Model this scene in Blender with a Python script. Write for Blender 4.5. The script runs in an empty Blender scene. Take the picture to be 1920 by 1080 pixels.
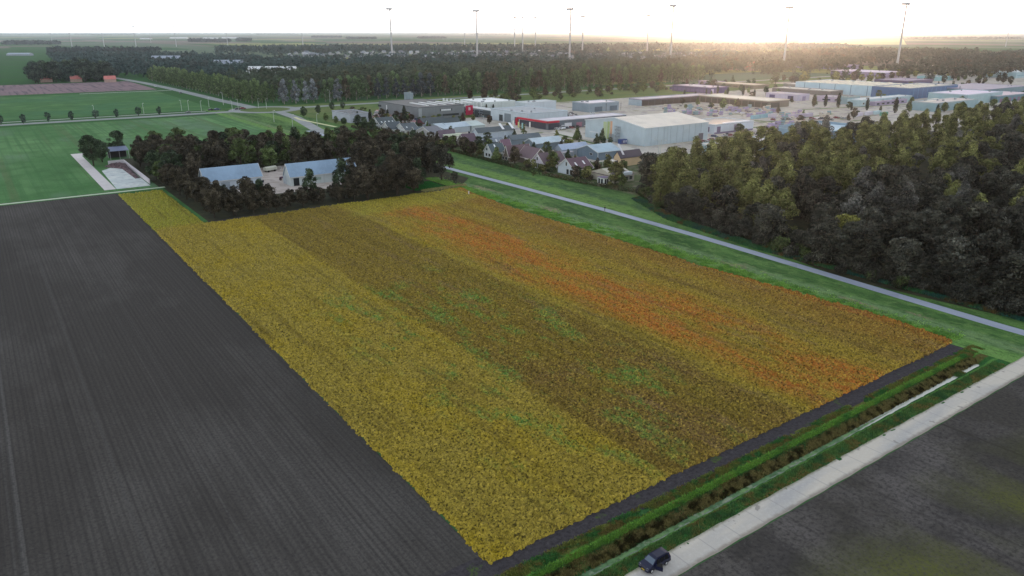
import bpy, math, random
import numpy as np
from mathutils import Matrix, Vector
R = math.radians
random.seed(7); RNG = np.random.default_rng(7)
SC = bpy.context.scene
COL = SC.collection

# ------------------------------------------------------------------ camera
CAM_H, FPX = 60.0, 1390.0
PITCH = math.atan(480 / FPX)
cam_d = bpy.data.cameras.new("camera"); cam = bpy.data.objects.new("camera", cam_d); COL.objects.link(cam)
cam_d.sensor_width = 36.0; cam_d.lens = 36.0 * FPX / 1920.0
cam_d.clip_start = 1.0; cam_d.clip_end = 120000.0
cam.location = (0, 0, CAM_H); cam.rotation_euler = (R(90) - PITCH, 0, 0)
SC.camera = cam

# ------------------------------------------------------------------ world, sun, exposure
SUN_EL, SUN_AZ = 1.2, 17.2            # azimuth to the right of the viewing direction (+Y)
w = bpy.data.worlds.new("World"); SC.world = w; w.use_nodes = True
nt = w.node_tree; nt.nodes.clear()
sky = nt.nodes.new("ShaderNodeTexSky"); sky.sky_type = 'NISHITA'; sky.sun_disc = False
sky.sun_elevation = R(SUN_EL); sky.sun_rotation = R(SUN_AZ); sky.altitude = 0; sky.air_density = 1.0; sky.dust_density = 2.0
bg1 = nt.nodes.new("ShaderNodeBackground"); bg1.inputs[1].default_value = 0.12
nt.links.new(sky.outputs[0], bg1.inputs[0])
# thin, even cloud layer over the sky: brightest low down, greyer overhead
geo = nt.nodes.new("ShaderNodeNewGeometry"); sep = nt.nodes.new("ShaderNodeSeparateXYZ")
nt.links.new(geo.outputs["Incoming"], sep.inputs[0])
tc = nt.nodes.new("ShaderNodeTexCoord"); sep2 = nt.nodes.new("ShaderNodeSeparateXYZ"); nt.links.new(tc.outputs["Generated"], sep2.inputs[0])
ramp = nt.nodes.new("ShaderNodeValToRGB"); nt.links.new(sep2.outputs[2], ramp.inputs[0])
e = ramp.color_ramp.elements; e[0].position = 0.0; e[0].color = (1.3, 1.27, 1.22, 1); e[1].position = 0.9; e[1].color = (0.26, 0.285, 0.32, 1)
m = ramp.color_ramp.elements.new(0.06); m.color = (0.96, 0.97, 0.98, 1)
m = ramp.color_ramp.elements.new(0.16); m.color = (0.48, 0.50, 0.53, 1)
m = ramp.color_ramp.elements.new(0.35); m.color = (0.33, 0.355, 0.39, 1)
bg2 = nt.nodes.new("ShaderNodeBackground"); bg2.inputs[1].default_value = 2.6
nt.links.new(ramp.outputs[0], bg2.inputs[0])
# the sun itself, veiled by the cloud, with its warm aureole
SG = (math.sin(R(SUN_AZ)) * math.cos(R(.4)), math.cos(R(SUN_AZ)) * math.cos(R(.4)), math.sin(R(.4)))
dot = nt.nodes.new("ShaderNodeVectorMath"); dot.operation = 'DOT_PRODUCT'; nt.links.new(tc.outputs["Generated"], dot.inputs[0]); dot.inputs[1].default_value = SG
gr = nt.nodes.new("ShaderNodeValToRGB"); mr = nt.nodes.new("ShaderNodeMapRange"); mr.inputs[1].default_value = math.cos(R(7)); mr.inputs[2].default_value = 1.0
nt.links.new(dot.outputs["Value"], mr.inputs[0]); nt.links.new(mr.outputs[0], gr.inputs[0])
e = gr.color_ramp.elements; e[0].position = 0.0; e[0].color = (0, 0, 0, 1); e[1].position = 1.0; e[1].color = (1, .9, .7, 1)
for p_, c_ in ((.6, (.02, .012, .006, 1)), (.88, (.07, .042, .02, 1)), (.975, (.2, .13, .07, 1)), (.985, (1, .86, .62, 1))):
    m = gr.color_ramp.elements.new(p_); m.color = c_
bg3 = nt.nodes.new("ShaderNodeBackground"); bg3.inputs[1].default_value = 22.0; nt.links.new(gr.outputs[0], bg3.inputs[0])
add0 = nt.nodes.new("ShaderNodeAddShader"); nt.links.new(bg2.outputs[0], add0.inputs[0]); nt.links.new(bg3.outputs[0], add0.inputs[1])
add = nt.nodes.new("ShaderNodeAddShader"); nt.links.new(bg1.outputs[0], add.inputs[0]); nt.links.new(add0.outputs[0], add.inputs[1])
wo = nt.nodes.new("ShaderNodeOutputWorld"); nt.links.new(add.outputs[0], wo.inputs[0])

sd = bpy.data.lights.new("sun", 'SUN'); sd.energy = 1.8; sd.angle = R(1.5); sd.color = (1.0, 0.60, 0.36)
sun = bpy.data.objects.new("sun", sd); COL.objects.link(sun)
sdir = Vector((math.sin(R(SUN_AZ)) * math.cos(R(SUN_EL)), math.cos(R(SUN_AZ)) * math.cos(R(SUN_EL)), math.sin(R(SUN_EL))))
sun.rotation_euler = sdir.to_track_quat('Z', 'Y').to_euler()

SC.view_settings.view_transform = 'Standard'; SC.view_settings.look = 'None'
SC.view_settings.exposure = 0.0; SC.view_settings.gamma = 1.0
SC.render.engine = 'CYCLES'
SC.cycles.use_denoising = True; SC.cycles.denoising_prefilter = "ACCURATE"
SC.cycles.max_bounces = 6; SC.cycles.diffuse_bounces = 3; SC.cycles.glossy_bounces = 2
SC.cycles.transmission_bounces = 2; SC.cycles.volume_bounces = 0; SC.cycles.transparent_max_bounces = 4

# ------------------------------------------------------------------ survey frame
# The whole place is laid out on one polder grid: s runs along the near concrete road, t across it.
ANG = R(35.4); CA, SA = math.cos(ANG), math.sin(ANG)
sP, cP = math.sin(PITCH), math.cos(PITCH)
def G(u, v, z=0.0):                    # measured point of the 1920 x 1080 survey picture -> ground
    x = (u - 960) / FPX; y = (v - 540) / FPX
    k = (CAM_H - z) / (sP + y * cP)
    return x * k, (cP - y * sP) * k
OX, OY = G(1180, 1080)
def W(s, t, z=0.0): return (OX + s * CA - t * SA, OY + s * SA + t * CA, z)
def S(u, v, z=0.0):
    x, y = G(u, v, z); dx, dy = x - OX, y - OY
    return dx * CA + dy * SA, -dx * SA + dy * CA

# ------------------------------------------------------------------ object helpers
def props(o, label=None, cat=None, group=None, kind=None):
    if label: o["label"] = label
    if cat: o["category"] = cat
    if group: o["group"] = group
    if kind: o["kind"] = kind
    return o
def empty(name, s, t, z=0.0, rot=0.0, label=None, cat=None, group=None):
    o = bpy.data.objects.new(name, None); COL.objects.link(o)
    o.empty_display_size = 0.5
    o.location = W(s, t, z); o.rotation_euler = (0, 0, ANG + rot)
    return props(o, label, cat, group)
def link(name, me, parent=None, s=None, t=None, z=0.0, rot=0.0):
    o = bpy.data.objects.new(name, me); COL.objects.link(o)
    if parent is not None: o.parent = parent
    elif s is not None:
        o.location = W(s, t, z); o.rotation_euler = (0, 0, ANG + rot)
    else:
        o.location = W(0, 0, 0); o.rotation_euler = (0, 0, ANG)
    return o
def me_np(name, V, Q, mats, mi=None, smooth=False, n=4):
    """V (N,3) floats, Q (M,n) ints"""
    me = bpy.data.meshes.new(name); V = np.asarray(V, np.float32); Q = np.asarray(Q, np.int32)
    me.vertices.add(len(V)); me.vertices.foreach_set("co", V.ravel())
    me.loops.add(Q.size); me.loops.foreach_set("vertex_index", Q.ravel())
    me.polygons.add(len(Q)); me.polygons.foreach_set("loop_start", np.arange(0, Q.size, n, dtype=np.int32))
    for m in (mats if isinstance(mats, (list, tuple)) else [mats]): me.materials.append(m)
    if mi is not None: me.polygons.foreach_set("material_index", np.asarray(mi, np.int32))
    if smooth: me.polygons.foreach_set("use_smooth", np.ones(len(Q), bool))
    me.update(calc_edges=True); me.validate()
    return me
class MB:
    def __init__(s): s.v = []; s.f = []; s.m = []
    def box(s, x0, y0, z0, x1, y1, z1, mi=0):
        b = len(s.v)
        s.v += [(x0,y0,z0),(x1,y0,z0),(x1,y1,z0),(x0,y1,z0),(x0,y0,z1),(x1,y0,z1),(x1,y1,z1),(x0,y1,z1)]
        for f in ((0,3,2,1),(4,5,6,7),(0,1,5,4),(1,2,6,5),(2,3,7,6),(3,0,4,7)): s.f.append(tuple(b+i for i in f)); s.m.append(mi)
        return s
    def poly(s, pts, mi=0):
        b = len(s.v); s.v += [tuple(p) for p in pts]; s.f.append(tuple(range(b, b+len(pts)))); s.m.append(mi); return s
    def extr(s, pts, axis, a0, a1, mi=0):
        """closed outline pts (2D) extruded along axis 'x' (pts are y,z), 'y' (pts are x,z) or 'z' (x,y)"""
        def P(p, a): return (a,p[0],p[1]) if axis=='x' else (p[0],a,p[1]) if axis=='y' else (p[0],p[1],a)
        n=len(pts); b=len(s.v); s.v += [P(p,a0) for p in pts]+[P(p,a1) for p in pts]
        s.f.append(tuple(b+i for i in range(n))); s.m.append(mi)
        s.f.append(tuple(b+n+i for i in reversed(range(n)))); s.m.append(mi)
        for i in range(n):
            j=(i+1)%n; s.f.append((b+i,b+n+i,b+n+j,b+j)); s.m.append(mi)
        return s
    def tube(s, p, q, r0, r1, n=8, mi=0):
        p=Vector(p); q=Vector(q); d=(q-p); 
        if d.length<1e-6: return s
        z=d.normalized(); a=z.orthogonal().normalized(); c=z.cross(a); b=len(s.v)
        for (o,r) in ((p,r0),(q,r1)):
            for i in range(n):
                th=2*math.pi*i/n; s.v.append(tuple(o+a*math.cos(th)*r+c*math.sin(th)*r))
        for i in range(n):
            j=(i+1)%n; s.f.append((b+i,b+j,b+n+j,b+n+i)); s.m.append(mi)
        s.f.append(tuple(b+i for i in reversed(range(n)))); s.m.append(mi); s.f.append(tuple(b+n+i for i in range(n))); s.m.append(mi)
        return s
    def mesh(s, name, mats, smooth=False):
        me=bpy.data.meshes.new(name); me.from_pydata(s.v,[],s.f)
        for m in (mats if isinstance(mats,(list,tuple)) else [mats]): me.materials.append(m)
        me.polygons.foreach_set("material_index", s.m)
        import bmesh
        bm=bmesh.new(); bm.from_mesh(me); bmesh.ops.recalc_face_normals(bm, faces=bm.faces); bm.to_mesh(me); bm.free()
        if smooth: me.polygons.foreach_set("use_smooth",[True]*len(me.polygons))
        me.update(); return me
    def build(self, name, mats, parent=None, smooth=False, **k):
        return link(name, self.mesh(name, mats, smooth), parent, **k)
def copy_tree(o):
    c=o.copy(); COL.objects.link(c)
    for ch in o.children:
        d=ch.copy(); COL.objects.link(d); d.parent=c
        for g in ch.children:
            h=g.copy(); COL.objects.link(h); h.parent=d
    return c
def put(o, s, t, z=0.0, rot=0.0, sc=1.0, label=None, group=None):
    o.location=W(s,t,z); o.rotation_euler=(0,0,ANG+rot)
    o.scale=sc if isinstance(sc,tuple) else (sc,sc,sc)
    if label: o["label"]=label
    if group: o["group"]=group
    return o

# ------------------------------------------------------------------ materials
def lin(c):                            # 0-255 display colour -> linear
    return tuple(((x/255)/12.92 if x/255<=.04045 else ((x/255+.055)/1.055)**2.4) for x in c)
def mat(name, base, layers=(), tint=False, sat=1.0, rough=0.9, spec=0.2, bump=None, metal=0.0, objcol=False, transl=0.0, island=0.0, emit=None):
    """layers: dicts(kind noise|wave|range|vor, color, scale, stretch, lo, hi, fac, detail, rot)"""
    m=bpy.data.materials.new(name); m.use_nodes=True; t=m.node_tree; t.nodes.clear(); N=t.nodes.new; L=t.links.new
    out=N("ShaderNodeOutputMaterial"); bs=N("ShaderNodeBsdfPrincipled")
    bs.inputs["Roughness"].default_value=rough; bs.inputs["Specular IOR Level"].default_value=spec; bs.inputs["Metallic"].default_value=metal
    tc=N("ShaderNodeTexCoord")
    def coords(st, off=0):
        mp=N("ShaderNodeMapping"); mp.inputs["Scale"].default_value=st; mp.inputs["Location"].default_value=(off,off*.7,0)
        L(tc.outputs["Object"],mp.inputs[0]); return mp.outputs[0]
    def field(d):
        k=d.get("kind","noise"); st=d.get("stretch",(1,1,1))
        if k=="noise":
            n=N("ShaderNodeTexNoise"); n.inputs["Scale"].default_value=d.get("scale",1); n.inputs["Detail"].default_value=d.get("detail",3); n.inputs["Roughness"].default_value=d.get("rough",.55)
            L(coords(st,d.get("off",0)),n.inputs["Vector"]); f=n.outputs[0]
        elif k=="wave":
            n=N("ShaderNodeTexWave"); n.wave_type='BANDS'; n.bands_direction=d.get("dir","X"); n.inputs["Scale"].default_value=d.get("scale",1)
            n.inputs["Distortion"].default_value=d.get("dist",.5); n.inputs["Detail"].default_value=2; n.inputs["Detail Scale"].default_value=d.get("ds",.3)
            L(coords(st),n.inputs["Vector"]); f=n.outputs[1]
        elif k=="vor":
            n=N("ShaderNodeTexVoronoi"); n.inputs["Scale"].default_value=d.get("scale",1); n.distance=d.get("metric",'EUCLIDEAN')
            L(coords(st,d.get("off",0)),n.inputs["Vector"])
            sp=N("ShaderNodeSeparateXYZ"); L(n.outputs["Color"],sp.inputs[0]); f=sp.outputs[d.get("ch",0)]
        elif k=="range":                # smooth band on one coordinate, with a wobbling edge
            sp=N("ShaderNodeSeparateXYZ"); L(tc.outputs["Object"],sp.inputs[0]); c=sp.outputs["XYZ".index(d.get("ax","X"))]
            nz=N("ShaderNodeTexNoise"); nz.inputs["Scale"].default_value=d.get("scale",.5); nz.inputs["Detail"].default_value=4
            L(coords(st),nz.inputs["Vector"])
            a=N("ShaderNodeMath"); a.operation='MULTIPLY_ADD'; L(nz.outputs[0],a.inputs[0]); a.inputs[1].default_value=2*d.get("wob",1); L(c,a.inputs[2])
            b=N("ShaderNodeMath"); b.operation='SUBTRACT'; L(a.outputs[0],b.inputs[0]); b.inputs[1].default_value=d.get("wob",1)
            r1=N("ShaderNodeMapRange"); r1.inputs[1].default_value=d["a"]-d["soft"]; r1.inputs[2].default_value=d["a"]+d["soft"]; L(b.outputs[0],r1.inputs[0])
            r2=N("ShaderNodeMapRange"); r2.inputs[1].default_value=d["b"]-d["soft"]; r2.inputs[2].default_value=d["b"]+d["soft"]; r2.inputs[3].default_value=1; r2.inputs[4].default_value=0; L(b.outputs[0],r2.inputs[0])
            mu=N("ShaderNodeMath"); mu.operation='MULTIPLY'; L(r1.outputs[0],mu.inputs[0]); L(r2.outputs[0],mu.inputs[1]); f=mu.outputs[0]
        if "lo" in d:
            r=N("ShaderNodeMapRange"); r.inputs[1].default_value=d["lo"]; r.inputs[2].default_value=d["hi"]; L(f,r.inputs[0]); f=r.outputs[0]
        return f
    if objcol:
        oi=N("ShaderNodeObjectInfo"); cur=oi.outputs["Color"]
    else:
        rgb=N("ShaderNodeRGB"); rgb.outputs[0].default_value=(*base,1); cur=rgb.outputs[0]
    for d in layers:
        f=field(d)
        for g in d.get("masks",()):
            mu=N("ShaderNodeMath"); mu.operation='MULTIPLY'; L(f,mu.inputs[0]); L(field(g),mu.inputs[1]); f=mu.outputs[0]
        if d.get("fac",1)!=1:
            mu=N("ShaderNodeMath"); mu.operation='MULTIPLY'; L(f,mu.inputs[0]); mu.inputs[1].default_value=d["fac"]; f=mu.outputs[0]
        mx=N("ShaderNodeMix"); mx.data_type='RGBA'; mx.blend_type=d.get("blend","MIX"); L(f,mx.inputs[0]); L(cur,mx.inputs[6]); mx.inputs[7].default_value=(*d["color"],1); cur=mx.outputs[2]
    if tint:
        at=N("ShaderNodeAttribute"); at.attribute_name="tint"; cm=N("ShaderNodeCombineXYZ"); [L(at.outputs["Fac"],cm.inputs[i]) for i in range(3)]
        mx=N("ShaderNodeMix"); mx.data_type='RGBA'; mx.blend_type='MULTIPLY'; mx.inputs[0].default_value=1; L(cur,mx.inputs[6]); L(cm.outputs[0],mx.inputs[7]); cur=mx.outputs[2]
    if island:
        g=N("ShaderNodeNewGeometry"); r=N("ShaderNodeMapRange"); r.inputs[3].default_value=1-island; r.inputs[4].default_value=1+island; L(g.outputs["Random Per Island"],r.inputs[0])
        cm=N("ShaderNodeCombineXYZ"); [L(r.outputs[0],cm.inputs[i]) for i in range(3)]
        mx=N("ShaderNodeMix"); mx.data_type='RGBA'; mx.blend_type='MULTIPLY'; mx.inputs[0].default_value=1; L(cur,mx.inputs[6]); L(cm.outputs[0],mx.inputs[7]); cur=mx.outputs[2]
    if sat!=1.0:
        hs=N("ShaderNodeHueSaturation"); hs.inputs["Saturation"].default_value=sat; L(cur,hs.inputs["Color"]); cur=hs.outputs[0]
    L(cur,bs.inputs["Base Color"])
    if bump:
        f=field(bump); b=N("ShaderNodeBump"); b.inputs["Strength"].default_value=bump.get("strength",.5); b.inputs["Distance"].default_value=bump.get("dist2",.1); L(f,b.inputs["Height"]); L(b.outputs[0],bs.inputs["Normal"])
    res=bs.outputs[0]
    if transl:
        tr=N("ShaderNodeBsdfTranslucent"); L(cur,tr.inputs[0]); ms=N("ShaderNodeMixShader"); ms.inputs[0].default_value=transl; L(bs.outputs[0],ms.inputs[1]); L(tr.outputs[0],ms.inputs[2]); res=ms.outputs[0]
    L(res,out.inputs[0]); return m
_plain={}
def plain(c, rough=.7, spec=.3, metal=0.0, var=.12):
    """painted / rendered surface of display colour c with faint weathering"""
    k=(tuple(c),rough,spec,metal)
    if k not in _plain:
        b=lin(c); dk=tuple(x*(1-1.6*var) for x in b); lt=tuple(min(1,x*(1+var)) for x in b)
        _plain[k]=mat("paint_%d"%len(_plain), b, [dict(scale=.35,color=dk,lo=.35,hi=.75),dict(scale=3,color=lt,lo=.4,hi=.8,fac=.5,stretch=(1,1,.3))], rough=rough, spec=spec, metal=metal)
    return _plain[k]
# ================================================================== ground and fields
STR=(1,.12,1)                          # noise drawn out along t, the direction everything is farmed in
M_far=mat("farmland", lin((96,110,92)), [
    dict(kind="vor",metric='CHEBYCHEV',scale=1,stretch=(1/420,1/1100,1),color=lin((64,96,60)),lo=.3,hi=.34),
    dict(kind="vor",metric='CHEBYCHEV',scale=1,stretch=(1/420,1/1100,1),ch=1,color=lin((120,108,100)),lo=.66,hi=.7),
    dict(kind="vor",metric='CHEBYCHEV',scale=1,stretch=(1/420,1/1100,1),ch=2,color=lin((136,140,92)),lo=.84,hi=.86),
    dict(scale=.01,color=lin((70,84,70)),lo=.45,hi=.7,fac=.5)], rough=1,spec=0)
BIG=60000
def rects(name,rs,m,z=0.0,**k):
    V=[];Q=[]
    for (a,b,c,d) in rs:
        i=len(V); V+=[(a,b,z),(c,b,z),(c,d,z),(a,d,z)]; Q.append((i,i+1,i+2,i+3))
    return props(link(name,me_np(name,V,Q,m)),**k)
H0,H1,K0,K1=-60.0,101.0,-0.3,9.0       # corridor of the roadside ditch
rects("ground",[(-BIG,-BIG,H0,K0),(H0,-BIG,H1,K0),(H1,-BIG,BIG,K0),(-BIG,K0,H0,K1),(H1,K0,BIG,K1),(-BIG,K1,H0,BIG),(H0,K1,H1,BIG),(H1,K1,BIG,BIG)],M_far,kind="structure")
def sheet(name,pts,m,z,**k):
    b=MB(); b.poly([(p[0],p[1],z) for p in pts]); o=b.build(name,m); k.setdefault("kind","structure"); return props(o,**k)
def R4(a,b,c,d): return [(a,b),(c,b),(c,d),(a,d)]
soil_layers=[dict(scale=.035,color=lin((94,91,88)),lo=.48,hi=.66,fac=.7,stretch=(1,.4,1),detail=5,rough=.65),
    dict(kind="wave",dir="X",scale=.4,dist=.6,ds=.05,color=lin((44,43,43)),lo=.35,hi=1,fac=.3,stretch=(1,.004,1)),
    dict(scale=.5,color=lin((90,88,86)),lo=.57,hi=.64,stretch=(1,.0015,1),fac=.35,detail=5,rough=.7),
    dict(scale=.16,off=31,color=lin((96,94,92)),lo=.66,hi=.68,stretch=(1,.001,1),fac=.7,detail=3),
    dict(scale=1.2,off=9,color=lin((48,46,45)),lo=.48,hi=.68,stretch=(1,.0025,1),fac=.5,detail=5,rough=.7),
    dict(scale=2.2,color=lin((42,41,42)),lo=.45,hi=.75,detail=5,rough=.75,fac=.9),
    dict(scale=.9,off=30,color=lin((92,90,90)),lo=.6,hi=.75,detail=5,rough=.8,fac=.6),
    dict(scale=5,off=50,color=lin((170,168,165)),lo=.745,hi=.77,detail=2,masks=[dict(scale=.05,off=4,lo=.52,hi=.66)])]
sb=dict(scale=1.1,stretch=(1,.08,1),detail=5,strength=.6,dist2=.12)
M_soil=mat("tilled_soil",lin((71,68,65)),soil_layers,rough=.95,spec=.05,bump=sb)
M_soil2=mat("sown_soil",lin((69,66,62)),[
    dict(scale=.03,color=lin((96,92,90)),lo=.46,hi=.62,fac=.8,detail=5,rough=.7),dict(scale=.06,off=41,color=lin((52,50,50)),lo=.48,hi=.62,fac=.7,detail=5),
    dict(scale=1.6,color=lin((44,43,43)),lo=.45,hi=.7,detail=5,rough=.75),
    dict(scale=1.0,off=8,color=lin((100,97,97)),lo=.58,hi=.75,detail=5,rough=.8,fac=.7),
    dict(scale=1.4,color=lin((48,46,46)),lo=.5,hi=.66,stretch=(1,.01,1),fac=.4,detail=5),
    dict(scale=.045,off=11,color=lin((86,90,44)),lo=.42,hi=.54,stretch=(1,.3,1),masks=[dict(scale=2.4,lo=.34,hi=.55,detail=5,rough=.8),dict(kind="range",ax="Y",a=-400,b=-13,soft=5,wob=8,scale=.04)],fac=.85),
    dict(scale=.5,off=5,color=lin((50,48,42)),lo=.66,hi=.7,stretch=(1,.004,1),fac=.45)],rough=.95,spec=.05,bump=sb)
M_soil3=mat("headland_soil",lin((66,63,66)),[dict(scale=1.8,color=lin((44,42,44)),lo=.45,hi=.7,detail=5,rough=.7),dict(scale=1,off=3,color=lin((92,88,90)),lo=.55,hi=.75,detail=5,rough=.8,fac=.7),dict(scale=.3,color=lin((70,88,42)),lo=.62,hi=.68,masks=[dict(scale=3,lo=.4,hi=.6)])],rough=.95,spec=.05,bump=dict(scale=2,detail=5,strength=.6,dist2=.1))
sheet("ploughed_field",R4(-900,-40,-12.2,275),M_soil,.012)
sheet("headland_soil_strip",R4(-60,8.2,106,13),M_soil3,.018)
sheet("sown_field",R4(-900,-900,1500,-3.4),M_soil2,.012)
def grassm(name,base,layers=()):
    b=lin(base)
    return mat(name,b,list(layers)+[dict(scale=.09,color=tuple(x*.72 for x in b),lo=.42,hi=.68,fac=.7,detail=4),dict(scale=.8,off=12,color=tuple(x*1.5 for x in b),lo=.5,hi=.8,detail=5,rough=.7,fac=.7),dict(scale=3,color=tuple(x*.4 for x in b),lo=.5,hi=.75,detail=4,rough=.7,fac=.8)],sat=.92,rough=.95,spec=.05,bump=dict(scale=1.6,detail=5,strength=.6,dist2=.15))
M_green=grassm("meadow_grass",(68,114,62),[dict(scale=.02,color=lin((96,138,84)),lo=.42,hi=.6,stretch=(1,.3,1)),dict(scale=.5,off=77,color=lin((60,104,58)),lo=.5,hi=.62,stretch=(1,.01,1),fac=.7),dict(scale=.03,off=40,color=lin((92,116,96)),lo=.54,hi=.64,stretch=(1,.25,1),fac=.8),dict(scale=.25,off=20,color=lin((84,104,66)),lo=.56,hi=.62,stretch=(1,.01,1),fac=.8)])
M_green2=grassm("leafy_crop",(60,106,54),[dict(scale=.012,color=lin((58,106,66)),lo=.45,hi=.6),dict(scale=.03,off=5,color=lin((82,124,66)),lo=.5,hi=.7),dict(scale=.05,off=20,color=lin((50,70,48)),lo=.69,hi=.71,stretch=(1,.004,1))])
M_mauve=mat("stubble_soil",lin((128,112,116)),[dict(scale=.02,color=lin((138,118,122)),lo=.4,hi=.6),dict(scale=.3,color=lin((92,86,92)),lo=.5,hi=.7,stretch=(1,.05,1))],rough=1,spec=0)
M_olive=grassm("rough_grass",(92,112,56),[dict(scale=.02,color=lin((104,112,70)),lo=.45,hi=.6),dict(scale=.03,off=8,color=lin((76,104,58)),lo=.5,hi=.65)])
sheet("meadow",R4(-1500,279.5,146,552),M_green,.02)
sheet("leafy_field",R4(-1500,600,112,842),M_green2,.02)
sheet("stubble_field",R4(-1500,866,118,1046),M_mauve,.02)
sheet("field_track",R4(40,842,128,846),plain((170,172,168)),.08)
sheet("far_meadow",R4(-900,1090,-20,1420),M_green2,.03)
# path side grass with the bright rough edge, bare patches and mown bands
M_verge=mat("verge_grass",lin((52,86,40)),[
    dict(scale=.15,color=lin((84,122,56)),lo=.4,hi=.65,detail=4,stretch=(1,.25,1)),
    dict(kind="range",ax="X",a=99,b=106.5,soft=1,wob=1.5,color=lin((98,140,62)),fac=.9,scale=.3),
    dict(kind="range",ax="X",a=107,b=111.5,soft=1,wob=2,color=lin((106,134,88)),fac=.7,scale=.4),
    dict(scale=.12,off=3,color=lin((142,122,100)),lo=.54,hi=.62,stretch=(1,.3,1),masks=[dict(kind="range",ax="X",a=107.5,b=112,soft=.8,wob=2,scale=.4),dict(scale=1.2,lo=.38,hi=.56,detail=5)]),
    dict(kind="range",ax="X",a=126.5,b=136,soft=1.5,wob=1.5,color=lin((104,140,60)),fac=.8,scale=.2,masks=[dict(kind="range",ax="Y",a=120,b=600,soft=15,wob=10,scale=.05)]),
    dict(kind="range",ax="X",a=135,b=141,soft=1.5,wob=4,color=lin((62,92,62)),fac=.9,scale=.3,masks=[dict(scale=.25,off=9,lo=.4,hi=.55)]),
    dict(scale=.45,off=61,color=lin((112,142,74)),lo=.5,hi=.66,detail=5,rough=.75,fac=.6,stretch=(1,.5,1)),dict(scale=.6,off=23,color=lin((38,70,34)),lo=.5,hi=.66,detail=5,rough=.7,fac=.7,stretch=(1,.5,1)),
    dict(scale=2.6,off=7,color=lin((34,60,28)),lo=.5,hi=.72,detail=5,rough=.75,fac=.8)],sat=.9,rough=.95,spec=.05,bump=dict(scale=1.6,detail=5,strength=.7,dist2=.2))
sheet("path_side_grass",R4(101,-.3,151.5,600),M_verge,.03)
sheet("village_green",[(151,425),(330,425),(330,566),(151,566)],M_olive,.034)
sheet("verge_by_the_avenue",R4(151,548,2400,600),M_olive,.038)
sheet("sunlit_field",[S(1495,83),S(1700,84),S(1690,69),S(1500,69)],mat("pale_stubble",lin((176,182,116)),[dict(scale=.003,color=lin((150,160,110)),lo=.4,hi=.6)],rough=1),.3)  # pale yellow-green field near the horizon
sheet("rough_meadow",R4(330,486,760,548),M_olive,.042)
M_pave=mat("yard_paving",lin((174,169,161)),[dict(scale=.02,color=lin((156,150,138)),lo=.42,hi=.6),dict(scale=.05,off=7,color=lin((104,112,78)),lo=.6,hi=.66),dict(scale=.3,off=2,color=lin((186,181,172)),lo=.5,hi=.75),dict(scale=.12,off=3,color=lin((126,118,128)),lo=.55,hi=.63,fac=.7)],rough=.85)
sheet("town_paving",[(151.5,232),(151.5,425),(330,425),(330,486),(760,486),(760,545),(1400,545),(1400,190),(230,186),(200,215),(175,232)],M_pave,.03)
M_garden=grassm("garden_ground",(78,92,58),[dict(scale=.12,color=lin((120,114,104)),lo=.5,hi=.58),dict(scale=.2,off=5,color=lin((56,72,40)),lo=.5,hi=.6)])
sheet("garden_ground",[(151.5,150),(290,150),(230,186),(200,215),(175,225),(172,425),(151.5,425)],M_garden,.036)
sheet("hall_lawn",[S(1262,306),S(1300,300),S(1345,300),S(1300,322),S(1250,325)],grassm("lawn_grass",(66,124,50)),.045)
M_floor=mat("wood_floor",lin((40,44,30)),[dict(scale=.3,color=lin((60,58,38)),lo=.4,hi=.7,detail=5)],rough=1)
sheet("woodland_floor",[(158,160),(134,119),(127.5,70),(122.5,48),(127,9),(127,-2),(900,-2),(900,186),(290,186),(230,180),(170,166)],M_floor,.05)
sheet("copse_floor",[(4,206),(104,207),(118,222),(118,300),(90,350),(4,366)],M_floor,.05)
# roads
def strip(pts,wd):
    L=[];Rr=[]
    for i,p in enumerate(pts):
        a=pts[max(0,i-1)];b=pts[min(len(pts)-1,i+1)];dx,dy=b[0]-a[0],b[1]-a[1];l=math.hypot(dx,dy);nx,ny=-dy/l*wd/2,dx/l*wd/2
        L.append((p[0]+nx,p[1]+ny));Rr.append((p[0]-nx,p[1]-ny))
    return L,Rr
def road(name,pts,wd,m,z,th=.0,**k):
    L,Rr=strip(pts,wd); b=MB()
    for i in range(len(pts)-1):
        b.poly([(*Rr[i],z),(*Rr[i+1],z),(*L[i+1],z),(*L[i],z)])
        if th:
            b.poly([(*Rr[i],z),(*Rr[i+1],z),(*Rr[i+1],z-th),(*Rr[i],z-th)]); b.poly([(*L[i],z),(*L[i+1],z),(*L[i+1],z-th),(*L[i],z-th)])
    k.setdefault("kind","structure"); return props(b.build(name,m),**k)
M_conc=mat("road_concrete",lin((186,179,168)),[dict(scale=.25,color=lin((162,160,158)),lo=.45,hi=.7,stretch=(.2,1,1)),dict(scale=2,color=lin((196,194,190)),lo=.5,hi=.8,detail=5,rough=.7,fac=.6),
    dict(kind="range",ax="Y",a=-5,b=-2.75,soft=.25,wob=.35,scale=1.2,color=lin((120,112,102)),fac=.75),dict(kind="range",ax="Y",a=0.1,b=3,soft=.2,wob=.35,scale=1.2,color=lin((118,118,96)),fac=.75),
    dict(scale=.45,off=5,color=lin((132,128,124)),lo=.66,hi=.70,fac=.8),dict(kind="wave",dir="X",scale=.0666,dist=0,ds=0,color=lin((140,138,136)),lo=.994,hi=1,fac=.6)],rough=.85,bump=dict(scale=4,detail=4,strength=.2,dist2=.02))
rs=[(-400,-1.42)]+[(s,-1.42+.07*math.sin(s*.9)) for s in range(-60,140,2)]+[(140,-1.42),(900,-1.42)]
road("concrete_road",rs,3.6,M_conc,.05,.05)
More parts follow.
